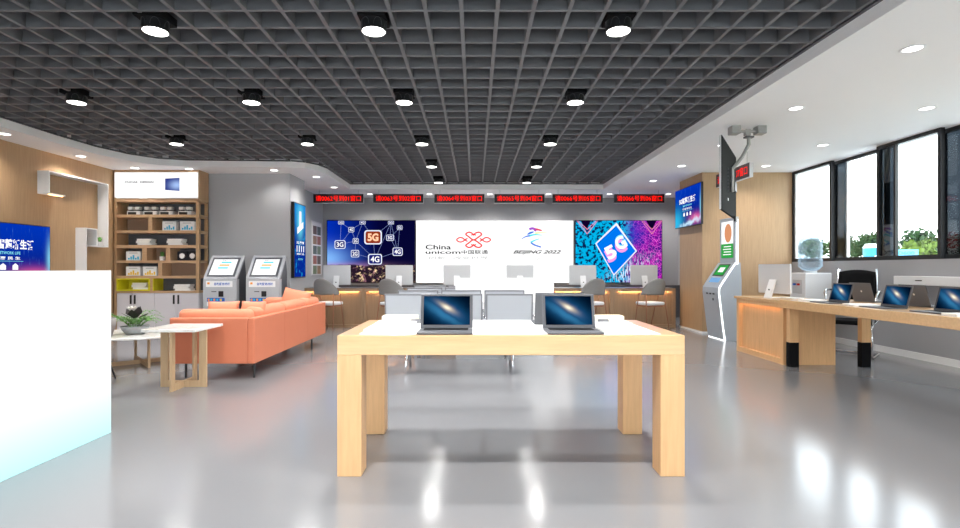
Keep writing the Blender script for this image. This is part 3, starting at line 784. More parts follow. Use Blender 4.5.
# ------------------------------------------------------------------ waiting benches
def make_bench():
    t = thing('waiting_bench', 'x', 'bench', (0, 0, 0), 0, 'silver three-seat waiting benches in rows')
    for k in range(3):
        cx = -.565+.565*k
        fr = MB().box(cx-.262, cx+.262, -.005, .02, .50, .515).box(cx-.262, cx+.262, -.005, .02, .905, .92).box(cx-.262, cx-.247, -.005, .02, .515, .905).box(cx+.247, cx+.262, -.005, .02, .515, .905)
        o = fr.build('backrest_frame', BENCHF, t); o.rotation_euler = (math.radians(6), 0, 0)
        o = B(cx-.247, cx+.247, 0, .012, .515, .905).build('backrest', BENCH, t); o.rotation_euler = (math.radians(6), 0, 0)
        MB().prism([(0.0, .46), (.05, .435), (.42, .455), (.47, .43), (.47, .42), (.42, .44), (.05, .42), (0.0, .445)], cx-.262, cx+.262, 'x').build('seat', BENCH, t)
    for k in range(4):
        ax = -.86+.575*k-.0025
        MB().tube([(ax, -.03, .62), (ax, .0, .65), (ax, .30, .65), (ax, .36, .62), (ax, .36, .44)], .012, 8).build('armrest', CHROME, t, smooth=True)
    B(-.84, .84, .18, .24, .36, .42).build('beam', BENCHF, t, .006)
    for sx in (-.61, .61):
        m = MB().tube([(sx, .0, .0), (sx, .10, .22), (sx, .21, .38)], .017, 8); m.tube([(sx, .48, .0), (sx, .34, .22), (sx, .21, .38)], .017, 8)
        m.build('leg_frame', CHROME, t, smooth=True)
    return t
bn = None
for i, (y, lab) in enumerate(((5.86, 'nearest row, right behind the oak table'), (6.86, 'second row, in front of the white counter'), (7.75, 'third row, behind the white counter'), (8.65, 'last row, nearest the service desks'))):
    lab = 'silver perforated three-seat waiting bench, '+lab
    if bn is None: bn = make_bench(); bn['label'] = lab; bn.location = (-.18, y, 0)
    else: again(bn, lab, (-.18, y, 0))
# white counter
t = thing('reception_counter', 'plain white box counter with an added front glow in the middle of the hall among the benches', 'counter', (0, 0, 0))
ya = 7.42; xa, xb = PX(455.5, ya), PX(553.8, ya); zt2 = PZ(278, ya)
B(xa+.004, xb-.004, ya+.003, ya+.20, 0, zt2-.002).build('body', WHITE, t, .003)
B(xa, xb, ya, ya+.0028, .72, zt2).build('added_glow_front', PANELW, t)  # front made emissive to hold its overexposed white
text('China unicom', EINKG, t, ((xa+xb)/2, ya-.002, PZ(284.3, ya)), .018)

# ------------------------------------------------------------------ left white partition with added glow
t = thing('glowing_panel', 'tall white and pale cyan panel with an added glow, standing at the left edge of the foreground', 'partition', (0, 0, 0))
n = NB('cyan_fade_glow', 1.0, 1.19)
cw = n.mix(n.step(n.v, -.02, -.62), (1, 1, 1), (.50, .90, .94))  # blown-out white fading to cyan, put into an emissive face
fade = n.done(cw, 1.08)
B(-2.80, -2.664, 2.02, 3.776, .0, 1.183).build('body', WHITE, t, .002)
f = B(-.0005, .0005, -.88, .88, -.592, .592).build('glowing_face', fade, t); f.location = (-2.661, 2.9, .594)

# ------------------------------------------------------------------ sofa
t = thing('sofa', 'long coral leather sofa on thin black legs, seen from behind', 'sofa', (0, 0, 0))
xa, xb, ya, yb = -3.30, -2.38, 5.58, 8.24
B(xa+.001, xb-.076, ya+.076, yb-.076, .175, .27).build('base', CORAL, t)
bx = B(xb-.075, xb, ya, yb, .17, .665).build('back_panel', CORAL, t, .012)
B(xa, xb-.0755, ya, ya+.075, .17, .665).build('arm_panel', CORAL, t, .012)
B(xa, xb-.0755, yb-.075, yb, .17, .665).build('arm_panel', CORAL, t, .012)
st = MB()
for q in (6.47, 7.36): st.box(xb-.0005, xb+.0015, q-.002, q+.002, .19, .655)
st.build('seam', CORAL, bx)
def soft(name, x0, x1, y0, y1, z0, z1, mat=CORALL, bev=.05):
    return B(x0, x1, y0, y1, z0, z1).build(name, mat, t, bev, True, 4)
ys = [5.86, 6.70, 7.52, 8.15]
for k in range(3):
    soft('seat_cushion', xa+.03, xb-.28, ys[k]+.005, ys[k+1]-.005, .275, .46, bev=.03)
    o = MB().box(-.1, .1, ys[k]+.01, ys[k+1]-.01, -.24, .24).build('back_cushion', CORALL, t, .065, True, 4); o.location = (xb-.18, 0, .52); o.rotation_euler = (0, math.radians(6), 0)
soft('arm_cushion', xa+.03, xb-.09, ya+.085, ya+.255, .30, .75, bev=.06)
soft('arm_cushion', xa+.03, xb-.09, yb-.265, yb-.085, .47, .75, bev=.06)
for a in (xa+.12, xb-.05):
    for b in (ya+.11, yb-.55):
        MB().cyl((a, b), .013, 0, .17, 12).build('leg', BLACK, t)
def throw(lab, loc, rot, w=.46, d=.42, h=.15):
    o = MB().pillow(w, d, h).build('throw_pillow', CORALL, None, smooth=True, weld=True); o.location = loc; o.rotation_euler = rot
    tag(o, lab, 'pillow', 'loose coral pillows on the sofa')
throw('puffy coral pillow sticking up at the far end of the sofa back', (-2.72, 7.80, .70), (math.radians(72), math.radians(10), math.radians(-12)), .46, .38, .17)
throw('coral pillow leaning on the near arm, left one of two', (-2.93, 6.00, .665), (math.radians(74), 0, math.radians(4)), .36, .32, .15)
throw('coral pillow leaning on the near arm, right one of two', (-2.585, 6.01, .665), (math.radians(76), 0, math.radians(-4)), .30, .32, .15)

# ------------------------------------------------------------------ side table, coffee table, planter, tub chair
t = thing('side_table', 'square marble-topped side table with crossed pale wood frame beside the sofa', 'table', (-2.955, 5.25, 0))
B(-.262, .262, -.275, .275, .585, .613).build('table_top', MARBLE, t, .004)
for rz in (0, PI/2):
    m = MB(); e = .232
    m.box(-e, -e+.075, -.011, .011, 0, .585).box(e-.075, e, -.011, .011, 0, .585).box(-e+.075, e-.075, -.0105, .0105, .0, .065)
    if rz: m = MB().box(-e, -e+.06, -.011, .011, 0, .584).box(e-.06, e, -.011, .011, 0, .584).box(-e+.06, -.012, -.0105, .0105, 0, .065).box(.012, e-.06, -.0105, .0105, 0, .065)
    m.build('leg_frame', WOOD_L, t).rotation_euler = (0, 0, rz)
t = thing('coffee_table', 'low round marble coffee table with crossed wood base behind the side table', 'table', (-4.22, 6.55, 0))
MB().lathe([(.60, .365), (.615, .37), (.615, .385), (.60, .39)], n=48).build('table_top', MARBLE, t)
for rz in (.75, .75+PI/2):
    m = MB(); e = .42; r = .013
    m.box(-e, -e+.045, -r, r, 0, .364).box(e-.045, e, -r, r, 0, .364).box(-e+.045, -.021, -r, r, 0, .05).box(.021, e-.045, -r, r, 0, .05)
    m.build('leg_frame', WOOD_L, t).rotation_euler = (0, 0, rz)
t = thing('planter_bowl', 'grey stone bowl with feathery green plant and white flower on the coffee table', 'plant', (-4.22, 6.42, .3905))
MB().lathe([(.0, .0), (.10, .0), (.14, .05), (.16, .10), (.15, .10), (.13, .07), (.0, .07)], n=28).build('bowl', POT, t, smooth=True)
lf = MB()
def leaf(mb, p, d, L, W):
    d = d.normalized(); s = d.cross(Vector((0, 0, 1))); s = s.normalized() if s.length > .01 else Vector((1, 0, 0))
    mb.poly([p, p+d*L*.5+s*W, p+d*L, p+d*L*.5-s*W])
stm = MB()
for k in range(46):
    a = random.uniform(0, 2*PI); L = random.uniform(.18, .42) if k < 26 else random.uniform(.08, .18)
    pts = []; n_ = 9
    for i in range(n_):
        s = i/(n_-1); r = .05+L*s; z = .08+(.17*math.sin(s*2.1)-.02*s*s)*(L/.35)+(.05 if k >= 26 else 0)
        pts.append(Vector((r*math.cos(a), r*math.sin(a)*.8, z)))
    stm.tube(pts, .0018, 4)
    for i in range(1, n_):
        d = pts[i]-pts[i-1]; sd = Vector((-math.sin(a), math.cos(a), .1))
        for sg in (1, -1): leaf(lf, pts[i], d*8+sd*sg*.25, random.uniform(.03, .045), .011)
lf.build('foliage', LEAF, t); stm.build('stems', LEAF, t)
dk_ = MB()
for k in range(9):
    a = k*2*PI/9; e = .5+.35*(k % 3)
    c_ = Vector((.03*math.cos(a), .03*math.sin(a), .19)); d = Vector((math.cos(a)*math.cos(e), math.sin(a)*math.cos(e)*.7, abs(math.sin(e))*.9))
    leaf(dk_, c_, d, random.uniform(.13, .17), .06)
dk_.build('dark_leaves', LEAFD, t)
fl = MB()
for k in range(9):
    a = k*2*PI/9; leaf(fl, Vector((0.0, -.06, .28)), Vector((math.cos(a), math.sin(a)*.8, 1.0)), .09, .028)
fl.build('flower', PETAL, t)
t = thing('tub_chair', 'grey shell chair with splayed black legs mostly hidden behind the glowing panel', 'chair', (-4.16, 5.46, 0))
MB().lathe([(.0, .36), (.16, .365), (.25, .42), (.30, .56), (.31, .66), (.295, .66), (.27, .50), (.20, .43), (.0, .42)], n=32).build('seat', FELT, t, smooth=True)
for sx in (-1, 1):
    for sy in (-1, 1): MB().tube([(sx*.13, sy*.13, .37), (sx*.24, sy*.18, 0)], .014, 8, r2=.008).build('leg', BLACK, t, smooth=True)

# ------------------------------------------------------------------ bookcase
YBK = 9.30; SX = YBK/F
bk = thing('bookcase', 'tall oak bookcase with illuminated sign on top and white cabinets below', 'bookcase', (0, 0, 0))
def bx_(name, px0, px1, py0, py1, y0, y1, mat, parent=bk, bev=0):
    return B(PX(px0, YBK), PX(px1, YBK), y0, y1, PZ(py1, YBK), PZ(py0, YBK)).build(name, mat, parent, bev)
D1 = 9.64
B(PX(114.2, YBK), PX(116.6, YBK), YBK, D1, 0, ZC-.002).build('side_panel', WOOD_W, bk)
for a, b in ((YBK, YBK+.055), (D1-.05, D1)):
    B(PX(196, YBK), PX(199, YBK), a, b, .80, PZ(200, YBK)).build('post', WOOD_W, bk)
B(PX(116.6, YBK), PX(199, YBK), D1-.02, D1, .79, 2.4).build('back_panel', SHELFB, bk)
B(PX(116.6, YBK), PX(199, YBK), YBK, D1, PZ(202, YBK), PZ(198.6, YBK)).build('shelf', WOOD_S, bk)
B(PX(198.6, YBK)-.004, PX(199, YBK), YBK, D1, PZ(198.6, YBK), ZC-.002).build('side_panel', WOOD_W, bk)
B(PX(116.6, YBK), PX(198.6, YBK)-.004, YBK, D1, PZ(172.2, YBK), ZC-.002).build('top_panel', WOOD_S, bk)
for a, b in ((214.5, 217.3), (230.4, 233), (245, 248), (260.5, 263), (275.8, 278.4), (291, 293)):
    bx_('shelf', 116.6, 199, a, b, YBK+.002, D1-.02, WOOD_S)
for a, b, c_, d in ((148.2, 152, 217.3, 230.4), (142, 146.6, 248, 260.5), (165.8, 170, 248, 260.5), (158, 162, 263, 275.8), (150, 152.4, 278.4, 291)):
    bx_('divider', a, b, c_, d, YBK+.004, D1-.02, WOOD_S)
for a, b, c_, d in ((116.6, 148.2, 217.3, 230.4), (146.6, 165.8, 248, 260.5), (162, 196, 263, 275.8)):
    bx_('cell_lining', a, b, c_, d, D1-.05, D1-.022, BROWNW)
yb_ = MB()
X0, X1, Z0, Z1 = PX(116.7, YBK), PX(149.9, YBK), PZ(290.9, YBK), PZ(278.5, YBK); th = .025
yb_.box(X0, X0+th, YBK-.01, D1-.03, Z0, Z1).box(X1-th, X1, YBK-.01, D1-.03, Z0, Z1).box(X0+th, X1-th, YBK-.01, D1-.03, Z0, Z0+th).box(X0+th, X1-th, YBK-.01, D1-.03, Z1-th, Z1).box(X0+th, X1-th, D1-.06, D1-.03, Z0+th, Z1-th)
yb_.build('yellow_cube', YELLOW, bk)['label'] = 'bright yellow cube insert'
bx_('yellow_lining', 152.4, 153.0, 278.5, 290.9, YBK+.01, D1-.03, YELLOW)
# illuminated header
hd = B(PX(116.6, YBK), PX(198.3, YBK)-.006, YBK-.006, D1-.2, PZ(198.5, YBK), PZ(172.3, YBK)).build('header_box', WHITE, bk)
B(PX(115, YBK), PX(198.2, YBK), YBK-.010, YBK-.0065, PZ(197.6, YBK), PZ(172.6, YBK)).build('sign_face', PANELW, bk)
text('CUCAS  DESIGN', EINK, bk, (PX(139.5, YBK), YBK-.013, PZ(182.2, YBK)), .036, .52, bold=.035)
n = NB('header_screen', .26, .24)
blu = n.done(n.mix(n.gauss(.3, -.05, .5, .35), (.01, .02, .2), (.35, .5, .85)), 1.0)
o = MB().poly([(-.13, 0, -.10), (.13, 0, -.12), (.13, 0, .12), (-.13, 0, .105)]).build('sign_picture', blu, bk); o.location = (PX(172.7, YBK), YBK-.012, PZ(184.5, YBK))
# cabinets
B(PX(116.6, YBK), PX(199, YBK), YBK+.02, D1, .07, .755).build('cabinet_body', LILAC, bk)
B(PX(116.6, YBK), PX(199, YBK), YBK+.05, D1, 0, .07).build('plinth', SHELFB, bk)
dx = [116.8, 135.2-2.6, 154.6, 176, 198.8]
for k in range(4):
    d = B(PX(dx[k], YBK)+.003, PX(dx[k+1], YBK)-.003, YBK, YBK+.019, .075, .752).build('door', LILAC, bk, .002)
    hx = (131, 135, 174, 178.6)[k]
    B(PX(hx, YBK)-.013, PX(hx, YBK)+.013, YBK-.018, YBK, PZ(304, YBK), PZ(295, YBK)).build('handle', BLACK, d, .002)
# what stands on the shelves
def shelf_item(px0, px1, py0, py1, y0=9.36): return PX(px0, YBK), PX(px1, YBK), PZ(py1, YBK)+.001, PZ(py0, YBK), y0
rowlab = {'r': 'top shelf', 'b2': 'second shelf', 'b4': 'fourth shelf'}
def router(lab, px):
    w = 13.3*SX
    t = thing('router_box', lab, 'router', (PX(px, YBK)+w/2, 9.36, PZ(214.5, YBK)+.001), 0, 'black and white devices on the top shelf')
    B(-w/2, w/2, 0, .14, 0, .07).build('body', WHITEM, t, .004)
    B(-w/2+.02, w/2-.07, -.003, 0, .005, .05).build('front_panel', BLACK, t)
    for q in (-.07, .06):
        MB().cyl((q, .07), .035, .07, .095, 14).build('dial', BLACK, t)
        B(q-.04, q+.04, .005, .10, .095, .148).build('block', PAPER, t, .008)
for k, px in enumerate((124.6, 141.2, 157.2, 176.0)):
    router('white and black boxed device on the top bookcase shelf, %s from the left' % ordn[k], px)
def pack(lab, px0, px1, py0, py1, mat2, grp, star=False):
    x0, x1, z0, z1, y0 = shelf_item(px0, px1, py0, py1)
    t = thing('product_box', lab, 'box', ((x0+x1)/2, y0, z0), 0, grp); w = x1-x0; h = z1-z0
    B(-w/2, w/2, 0, .09, 0, h).build('carton', BLACK if star else WHITEM, t, .002)
    if star:
        m = MB()
        for k in range(5):
            a = k*PI/5; d = Vector((math.cos(a), math.sin(a))); q = Vector((-d.y, d.x))*.011; r = .05
            m.poly([(d.x*r+q.x, -.001-k*.0003, h/2+d.y*r+q.y), (-d.x*r+q.x, -.001-k*.0003, h/2-d.y*r+q.y), (-d.x*r-q.x, -.001-k*.0003, h/2-d.y*r-q.y), (d.x*r-q.x, -.001-k*.0003, h/2+d.y*r-q.y)])
        m.build('star_print', PETAL, t)
    else:
        B(-w*.3, w*.3, -.001, 0, h*.78, h*.84).build('title_print', INKG, t)
        m = MB()
        for k in range(5):
            q = -w*.36+k*w*.16; m.box(q, q+w*.12, -.0012, 0, h*.08, h*(.28+.3*((k*7) % 3)/2))
        m.build('picture_print', mat2, t)
g1 = 'white boxes with blue print'; g2 = 'white boxes with yellow print'
pack('white box with blue print on the second shelf, left of two', 160.3, 173.8, 221, 230.3, CYAN, g1)
pack('white box with blue print on the second shelf, right of two', 178, 192.2, 221, 230.3, CYAN, g1)
pack('white box with blue print alone on the fourth shelf beside the small cactus', 123.8, 138.2, 251.2, 260.4, CYAN, g1)
pack('white box with yellow print on the fifth shelf, left of two', 123.8, 138, 266.5, 275.7, GOLD, g2)
pack('white box with yellow print on the fifth shelf, right of two', 140.8, 154.5, 266.5, 275.7, GOLD, g2)
pack('black box with white star on the fourth shelf, left of two', 175.5, 184.8, 251.2, 260.4, INK, 'black boxes with white star', True)
pack('black box with white star on the fourth shelf, right of two', 185.6, 195.2, 251.2, 260.4, INK, 'black boxes with white star', True)
def books(where, px0, px1, zy):
    z = PZ(zy, YBK)+.001; x0, x1 = PX(px0, YBK), PX(px1, YBK)
    for k, nm in enumerate(('bottom', 'middle', 'top')):
        dx = (.015, -.01, .005)[k]; hh = .038
        tt = thing('book', 'white book, %s one of the stack of three %s' % (nm, where), 'book', ((x0+x1)/2+dx, 9.46, z+k*(hh+.001)), (.04, -.06, .03)[k], 'white books stacked in the bookcase')
        w = x1-x0-.03
        B(-w/2, w/2, -.085, .085, 0, .003).build('cover', WHITE, tt); B(-w/2+.006, w/2-.006, -.081, .082, .003, hh-.003).build('pages', PAPER, tt); B(-w/2, w/2, -.085, .085, hh-.003, hh).build('cover', WHITE, tt)
books('on the left of the third shelf', 132.5, 149, 245); books('on the right of the third shelf', 163.3, 180.5, 245)
books('inside the yellow cube', 128, 145, 289.5); books('right of the yellow cube', 170.3, 188, 291)
def cactus(lab, loc, s=1.0, grp='small cacti in white pots'):
    t = thing('potted_cactus', lab, 'plant', loc, 0, grp); t.scale = (s, s, s)
    MB().lathe([(.0, 0), (.04, 0), (.048, .075), (.042, .075), (.0, .068)], n=18).build('pot', WHITE, t, smooth=False)
    MB().lathe([(.0, .07), (.022, .075), (.028, .11), (.024, .15), (.0, .165)], n=12).build('cactus', LEAF, t, smooth=True)
    for a in (.5, 2.6, 4.4): MB().tube([(0, 0, .08), (.03*math.cos(a), .03*math.sin(a), .12), (.034*math.cos(a), .034*math.sin(a), .15)], .008, 6).build('leaf', LEAF, t)
cactus('small cactus in a white pot in the middle cell of the bookcase', (PX(158.3, YBK), 9.42, PZ(260.5, YBK)+.001), 1.0)

# ------------------------------------------------------------------ left wall: television, zigzag shelf
def blue_screen(w, h, nm):
    n = NB(nm, w, h)
    c = n.mix(n.step(n.v, -.5, .5), (.003, .008, .16), (.0, .03, .42))
    c = n.mix(n.M('MULTIPLY', n.step(n.noise(14, 3, .6, (4, 1, .35)), .58, .75), .35), c, (.15, .45, 1))
    c = n.mix(n.M('MULTIPLY', n.gauss(-.45, -.35, .28, .34), .9), c, (.03, .5, .8))
    rid = n.M('MULTIPLY', n.gauss(.32, -.32, .22, .12), .9)
    c = n.mix(rid, c, (.85, .12, .35))
    c = n.mix(n.M('MULTIPLY', n.gauss(.1, -.42, .5, .06, .25, n.M('MULTIPLY', n.M('SUBTRACT', n.noise(7, 4), .5), .3)), .9), c, (.6, .85, 1))
    c = n.mix(n.M('MULTIPLY', n.gauss(.5, -.05, .04, .3), .8), c, (.3, .8, 1))
    return n.done(c, 1.0)
def television(lab, w, h, loc, rz, title):
    t = thing('television', lab, 'television', loc, rz)
    B(-w/2, w/2, 0, .04, -h/2, h/2).build('bezel', BLACK, t, .003)
    s_ = B(-w/2+.012, w/2-.012, -.0005, .0005, -h/2+.012, h/2-.012).build('screen', blue_screen(w, h, 'blue_5g_picture'), t); s_.location = (0, -.002, 0)
    text(title, EWHITE, t, (0, -.004, .17*h), .155*h, w*.62, bold=.035)
    text('SMART NETWORK LIFE', ECY2, t, (0, -.004, .035*h), .045*h, w*.34, bold=.01)
    text('网 络 惠 民 生', EWHITE, t, (0, -.004, -.045*h), .05*h, w*.34, bold=.02)
    B(-w*.2, w*.2, -.004, -.003, -.095*h, -.09*h).build('underline', ECY2, t)
    m = MB()
    for q in (-.12, 0, .12):
        cx_ = q*w
        m.poly([(cx_+a*.028*w, -.004, -.175*h+b*.05*h) for a, b in ((-1, -1), (1, -1), (1, .3), (0, 1), (-1, .3))])
    m.build('icons', EWHITE, t)
    B(-.2, .2, .04, .075, -.15, .15).build('wall_bracket', DKGREY, t)
    return t
television('flat television with blue 5G picture on the left oak wall above the glowing panel', 1.58, .90, (-6.44, 7.05, 1.385), PI/2, '5G时代 智慧新生活')
television('flat television with blue 5G picture on the side of the wooden pillar', 1.23, .775, (4.12, 10.03, 2.40), -PI/2, '5G智慧新生活')
t = thing('wall_shelf', 'white zigzag box shelf with light strip on the left oak wall', 'shelf', (0, 0, 0))
xw, xo, q = XL+.001, -6.345, .018
m = MB().box(xw, xo, 7.70, 7.70+q, 2.316, 2.66).box(xw, xo, 7.70+q, 8.95-q, 2.66-q, 2.66).box(xw, xo, 7.70+q, 8.01, 2.316, 2.316+q).box(xw, xo, 8.95-q, 8.95, 1.564, 2.66)
m.box(xw, xo, 8.43, 8.95-q, 1.564, 1.564+q)
m.build('upper_frame', WHITE, t)
m = MB().box(xw, xo, 8.435, 8.435+q, .95, 1.866).box(xw, xo, 8.435+q, 8.69, 1.866-q, 1.866).box(xw, xo, 8.69-q, 8.69, 1.564+q, 1.866-q).box(xw, xo, 8.435+q, 8.95, .95, .95+q)
m.build('lower_frame', WHITE, t)
B(xw, xw+.012, 7.75, 8.90, 2.66, 2.666).build('light_strip', WARMLED, t)
B(xo-.05, xo-.03, 7.74, 8.0, 2.306, 2.312).build('light_strip', WARMLED, t)
cactus('small plant in a white pot on the white wall shelf', (-6.40, 8.82, 1.583), .95)

# ------------------------------------------------------------------ self-service kiosks
def make_kiosk():
    t = thing('self_service_kiosk', 'x', 'kiosk', (0, 0, 0), 0, 'pair of self-service kiosks')
    w = .572
    MB().prism([(0, 0), (.40, 0), (.40, 1.10), (.33, 1.42), (.29, 1.43), (0, 1.02)], 0, w-.05, 'x').build('body', KIOSKD, t).location = (.025, .02, 0)
    B(0, w, 0, .10, .0, 1.02).build('front_panel', KIOSK, t, .004)
    # sloping screen head
    L = math.hypot(.31, .41); a = math.atan2(.31, .41)
    hd = B(0, w, 0, .05, 0, L).build('screen_head', KIOSKH, t, .006); hd.location = (0, -.005, 1.02); hd.rotation_euler = (-a, 0, 0)
    B(.045, w-.045, -.003, 0, .05, L-.05).build('bezel', KIOSKD, hd)
    s_ = B(.075, w-.085, -.005, -.003, .085, L-.09).build('screen', EWHITE, hd)
    for k, (m2, z, x) in enumerate(((ECYAN, .34, .22), (EORANGE, .28, .20), (ECYAN, .22, .19))): B(x, x+.17, -.007, -.005, z, z+.028).build('menu_button', m2, hd)
    text('自助服务', EINK, hd, (w/2-.02, -.0075, .40), .02)
    lb = B(.05, w-.07, -.003, 0, .885, .985).build('label_plate', WHITE, t)
    text('自助服务终端', BLUE, lb, (w/2+.04, -.004, .937), .05, .27, bold=.02)
    B(.075, .115, -.0045, -.003, .93, .965).build('label_logo', ORANGE, lb)
    B(.12, .45, -.002, 0, .45, .87).build('service_door', KIOSK, t, .002)
    B(.145, .23, -.006, -.001, .800, .812).build('card_slot', BLACK, t); B(.265, .35, -.006, -.001, .72, .815).build('receipt_slot', BLACK, t, .003)
    st = B(.07, .37, -.006, -.002, .64, .70).build('picture_sticker', BLUE, t)
    for k, (x, m2) in enumerate(((.085, ORANGE), (.13, CYAN), (.18, ORANGE), (.23, CYAN), (.29, GOLD))): B(x, x+.03, -.0075, -.006, .65, .685).build('sticker_print', m2, st)
    B(.07, .12, -.006, -.002, .56, .63).build('notice_sticker', WHITE, t)
    return t
kk = make_kiosk(); kk['label'] = 'grey self-service kiosk with tilted white screen, next to the bookcase'; kk.location = (-4.63, 8.80, 0)
again(kk, 'grey self-service kiosk with tilted white screen, next to the vertical display', (-3.90, 8.80, 0))

# ------------------------------------------------------------------ vertical display and photo board
t = thing('vertical_display', 'tall blue portrait display on the side of the grey wall', 'screen', (-3.40, 10.05, 1.74), PI/2)
w, h = .66, 1.44
B(-w/2, w/2, 0, .058, -h/2, h/2).build('bezel', BLACK, t, .004)
n = NB('portrait_blue_picture', w, h)
c = n.mix(n.step(n.v, -.1, .5), (.002, .02, .26), (.01, .22, .60))
c = n.mix(n.step(n.noise(7, 4, .6), .52, .7), c, (.01, .28, .6))
c = n.mix(n.M('MULTIPLY', n.gauss(0, .25, .25, .22), .8), c, (.2, .85, .95))
s_ = B(-w/2+.02, w/2-.02, -.0005, .0005, -h/2+.02, h/2-.02).build('screen', n.done(c, 1.0), t); s_.location = (0, -.002, 0)
MB().prism(rrect(.13, .34, .03), -.005, -.004, 'y').build('phone_picture', ENW, t).location = (0, 0, .40)
MB().poly([(-.17, -.006, .12), (.17, -.006, .26), (.17, -.006, .38), (-.17, -.006, .24)]).build('ribbon_picture', EWHITE, t)
text('5G 智享', EWHITE, t, (0, -.006, -.04), .06, .42, bold=.02); text('▮▮▮▮', EWHITE, t, (0, -.006, -.16), .12, .42); text('SMART LIFE', EWHITE, t, (0, -.006, -.26), .035, .42, bold=.01); text('智慧家庭', ECY2, t, (0, -.006, -.36), .035, .26)
t = thing('photo_board', 'narrow framed board with two columns of small photographs on the grey wall', 'picture', (-3.80, 12.42, 1.68), PI/2)
w, h = .78, 1.28
B(-w/2, w/2, 0, .018, -h/2, h/2).build('frame', ALU, t); B(-w/2+.03, w/2-.03, -.003, 0, -h/2+.03, h/2-.03).build('mount', WHITEM, t)
pc = [pbr('photo_%d' % i, c, .5, noise=.6, nscale=14) for i, c in enumerate(((.12, .08, .06), (.3, .18, .1), (.08, .12, .1), (.35, .12, .08), (.15, .2, .12)))]
for r_ in range(5):
    for c_ in range(2):
        B(-.30+c_*.32, -.02+c_*.32, -.005, -.003, .50-r_*.235-.17, .50-r_*.235+.03).build('photograph', pc[(r_+c_*2) % 5], t)

# ------------------------------------------------------------------ hanging television
c0 = Vector((3.22, 6.60, 2.315)); dirv = Vector((3.61-2.826, 7.23-6.0)); ang = math.atan2(dirv.y, dirv.x)
t = thing('television', 'large television hanging from the white soffit, seen from its black back', 'television', (c0.x, c0.y, c0.z), ang)
w, h = 1.46, .86
B(-w/2, w/2, -.0295, .0, -h/2, h/2).build('housing', BLACKM, t, .004)
B(-w/2-.003, -w/2, -.02, .0, -h/2, h/2).build('silver_edge', ALU, t)
B(-w/2+.01, w/2-.01, .0005, .003, -h/2+.01, h/2-.01).build('screen', BLACK, t)
m = MB()
for k in range(7): m.box(-.20, -.185, -.034, -.03, -.16+k*.045, -.135+k*.045)
m.build('vent', ALUD, t)
B(-.20, -.16, -.034, -.03, -.27, -.24).build('sticker', WHITE, t)
MB().box(.20, .42, -.07, -.03, -.10, .02).box(.45, .68, -.055, -.03, -h/2-.05, -h/2+.02).build('cable_box', BLACK, t)
MOUNT = pbr('mount_grey', (.32, .32, .31), .4)
t2 = thing('ceiling_mount', 'jointed grey metal arm fixing the hanging television to the ceiling', 'mount', (3.35, 6.49, 0), 0)
m = MB().box(-.12, .12, -.02, .02, 2.90, 2.93).box(-.03, .03, -.03, .03, 2.86, ZC-.04)
m.build('cross_bar', MOUNT, t2)
for sx in (-1, 1):
    B(sx*.16-.055, sx*.16+.055, -.06, .06, ZC-.10, ZC-.001).build('ceiling_plate', MOUNT, t2, .006).rotation_euler = (0, 0, 0)
MB().cyl((.02, 0), .022, 2.74, 2.90, 14).build('drop_post', MOUNT, t2)
B(-.03, .07, -.035, .035, 2.83, 2.85).build('collar', DKGREY, t2)
MB().tube([(.02, 0, 2.75), (-.05, .02, 2.60), (-.15, .05, 2.46)], .022, 10).build('arm', MOUNT, t2)
B(-.175, -.145, .03, .075, 2.16, 2.47).build('back_rail', MOUNT, t2)
for o in (t2,): o.location = (3.40, 6.46, 0)

# ------------------------------------------------------------------ information terminal at the pillar
t = thing('information_terminal', 'slanted grey steel terminal with glowing white edge and portrait screen', 'kiosk', (0, 0, 0))
ya, yb = 8.56, 9.16
prof = [(4.13, 0), (4.10, .20), (4.06, .55), (4.03, .80), (4.035, .88), (4.09, .97), (4.31, 1.30), (4.40, 1.30), (4.42, 1.0), (4.42, 0)]
MB().prism(prof, ya+.012, yb, 'y').build('body', STEEL, t)
e = stroke(prof[:7], .014); m = MB()
edge = [(p[0], ya+.006, p[1]) for p in prof[:7]]
for i in range(6):
    a, b = Vector(edge[i]), Vector(edge[i+1]); d = (b-a).normalized(); qn = Vector((d.z, 0, -d.x))*.026
    m._add([a, b, b+qn, a+qn, a+Vector((0, .006, 0)), b+Vector((0, .006, 0)), b+qn+Vector((0, .006, 0)), a+qn+Vector((0, .006, 0))], [(0,1,2,3),(7,6,5,4),(0,4,5,1),(3,2,6,7),(0,3,7,4),(1,5,6,2)])
m.build('light_edge', COOLLED, t)
B(4.13-.004, 4.13+.0, ya+.02, yb-.02, .0, .015).build('floor_glow', COOLLED, t)
# touch screen on the slope
def slope_rect(name, s0, s1, a, b, mat, off=.003):
    p, q2 = Vector((4.035, .88)), Vector((4.31, 1.30)); p = Vector((4.09, .97))
    d = q2-p; nn = Vector((-d.y, d.x)).normalized()*off
    A = p+d*s0+nn; Bq = p+d*s1+nn
    MB()._add([(A.x, a, A.y), (A.x, b, A.y), (Bq.x, b, Bq.y), (Bq.x, a, Bq.y)], [(0, 1, 2, 3)]).build(name, mat, t)
slope_rect('touch_screen', .30, .92, ya+.10, yb-.10, BLACK, .003)
slope_rect('touch_screen_picture', .36, .86, ya+.13, yb-.13, EGREEN, .005)
slope_rect('touch_screen_menu', .50, .74, ya+.20, yb-.22, EWHITE, .007)
slope_rect('keypad', -.02, .22, ya+.12, yb-.12, emis('keypad_blue', (.25, .5, .85), .8), .003)
for k in range(3): B(4.028, 4.045, ya+.15+k*.12, ya+.21+k*.12, .76, .785).build('slot', BLACK, t)
B(4.04, 4.055, ya+.2, ya+.24, .66, .70).build('slot', BLACK, t)
B(4.31, 4.37, ya+.004, yb-.06, 1.30, 2.06).build('portrait_housing', STEEL, t, .004)
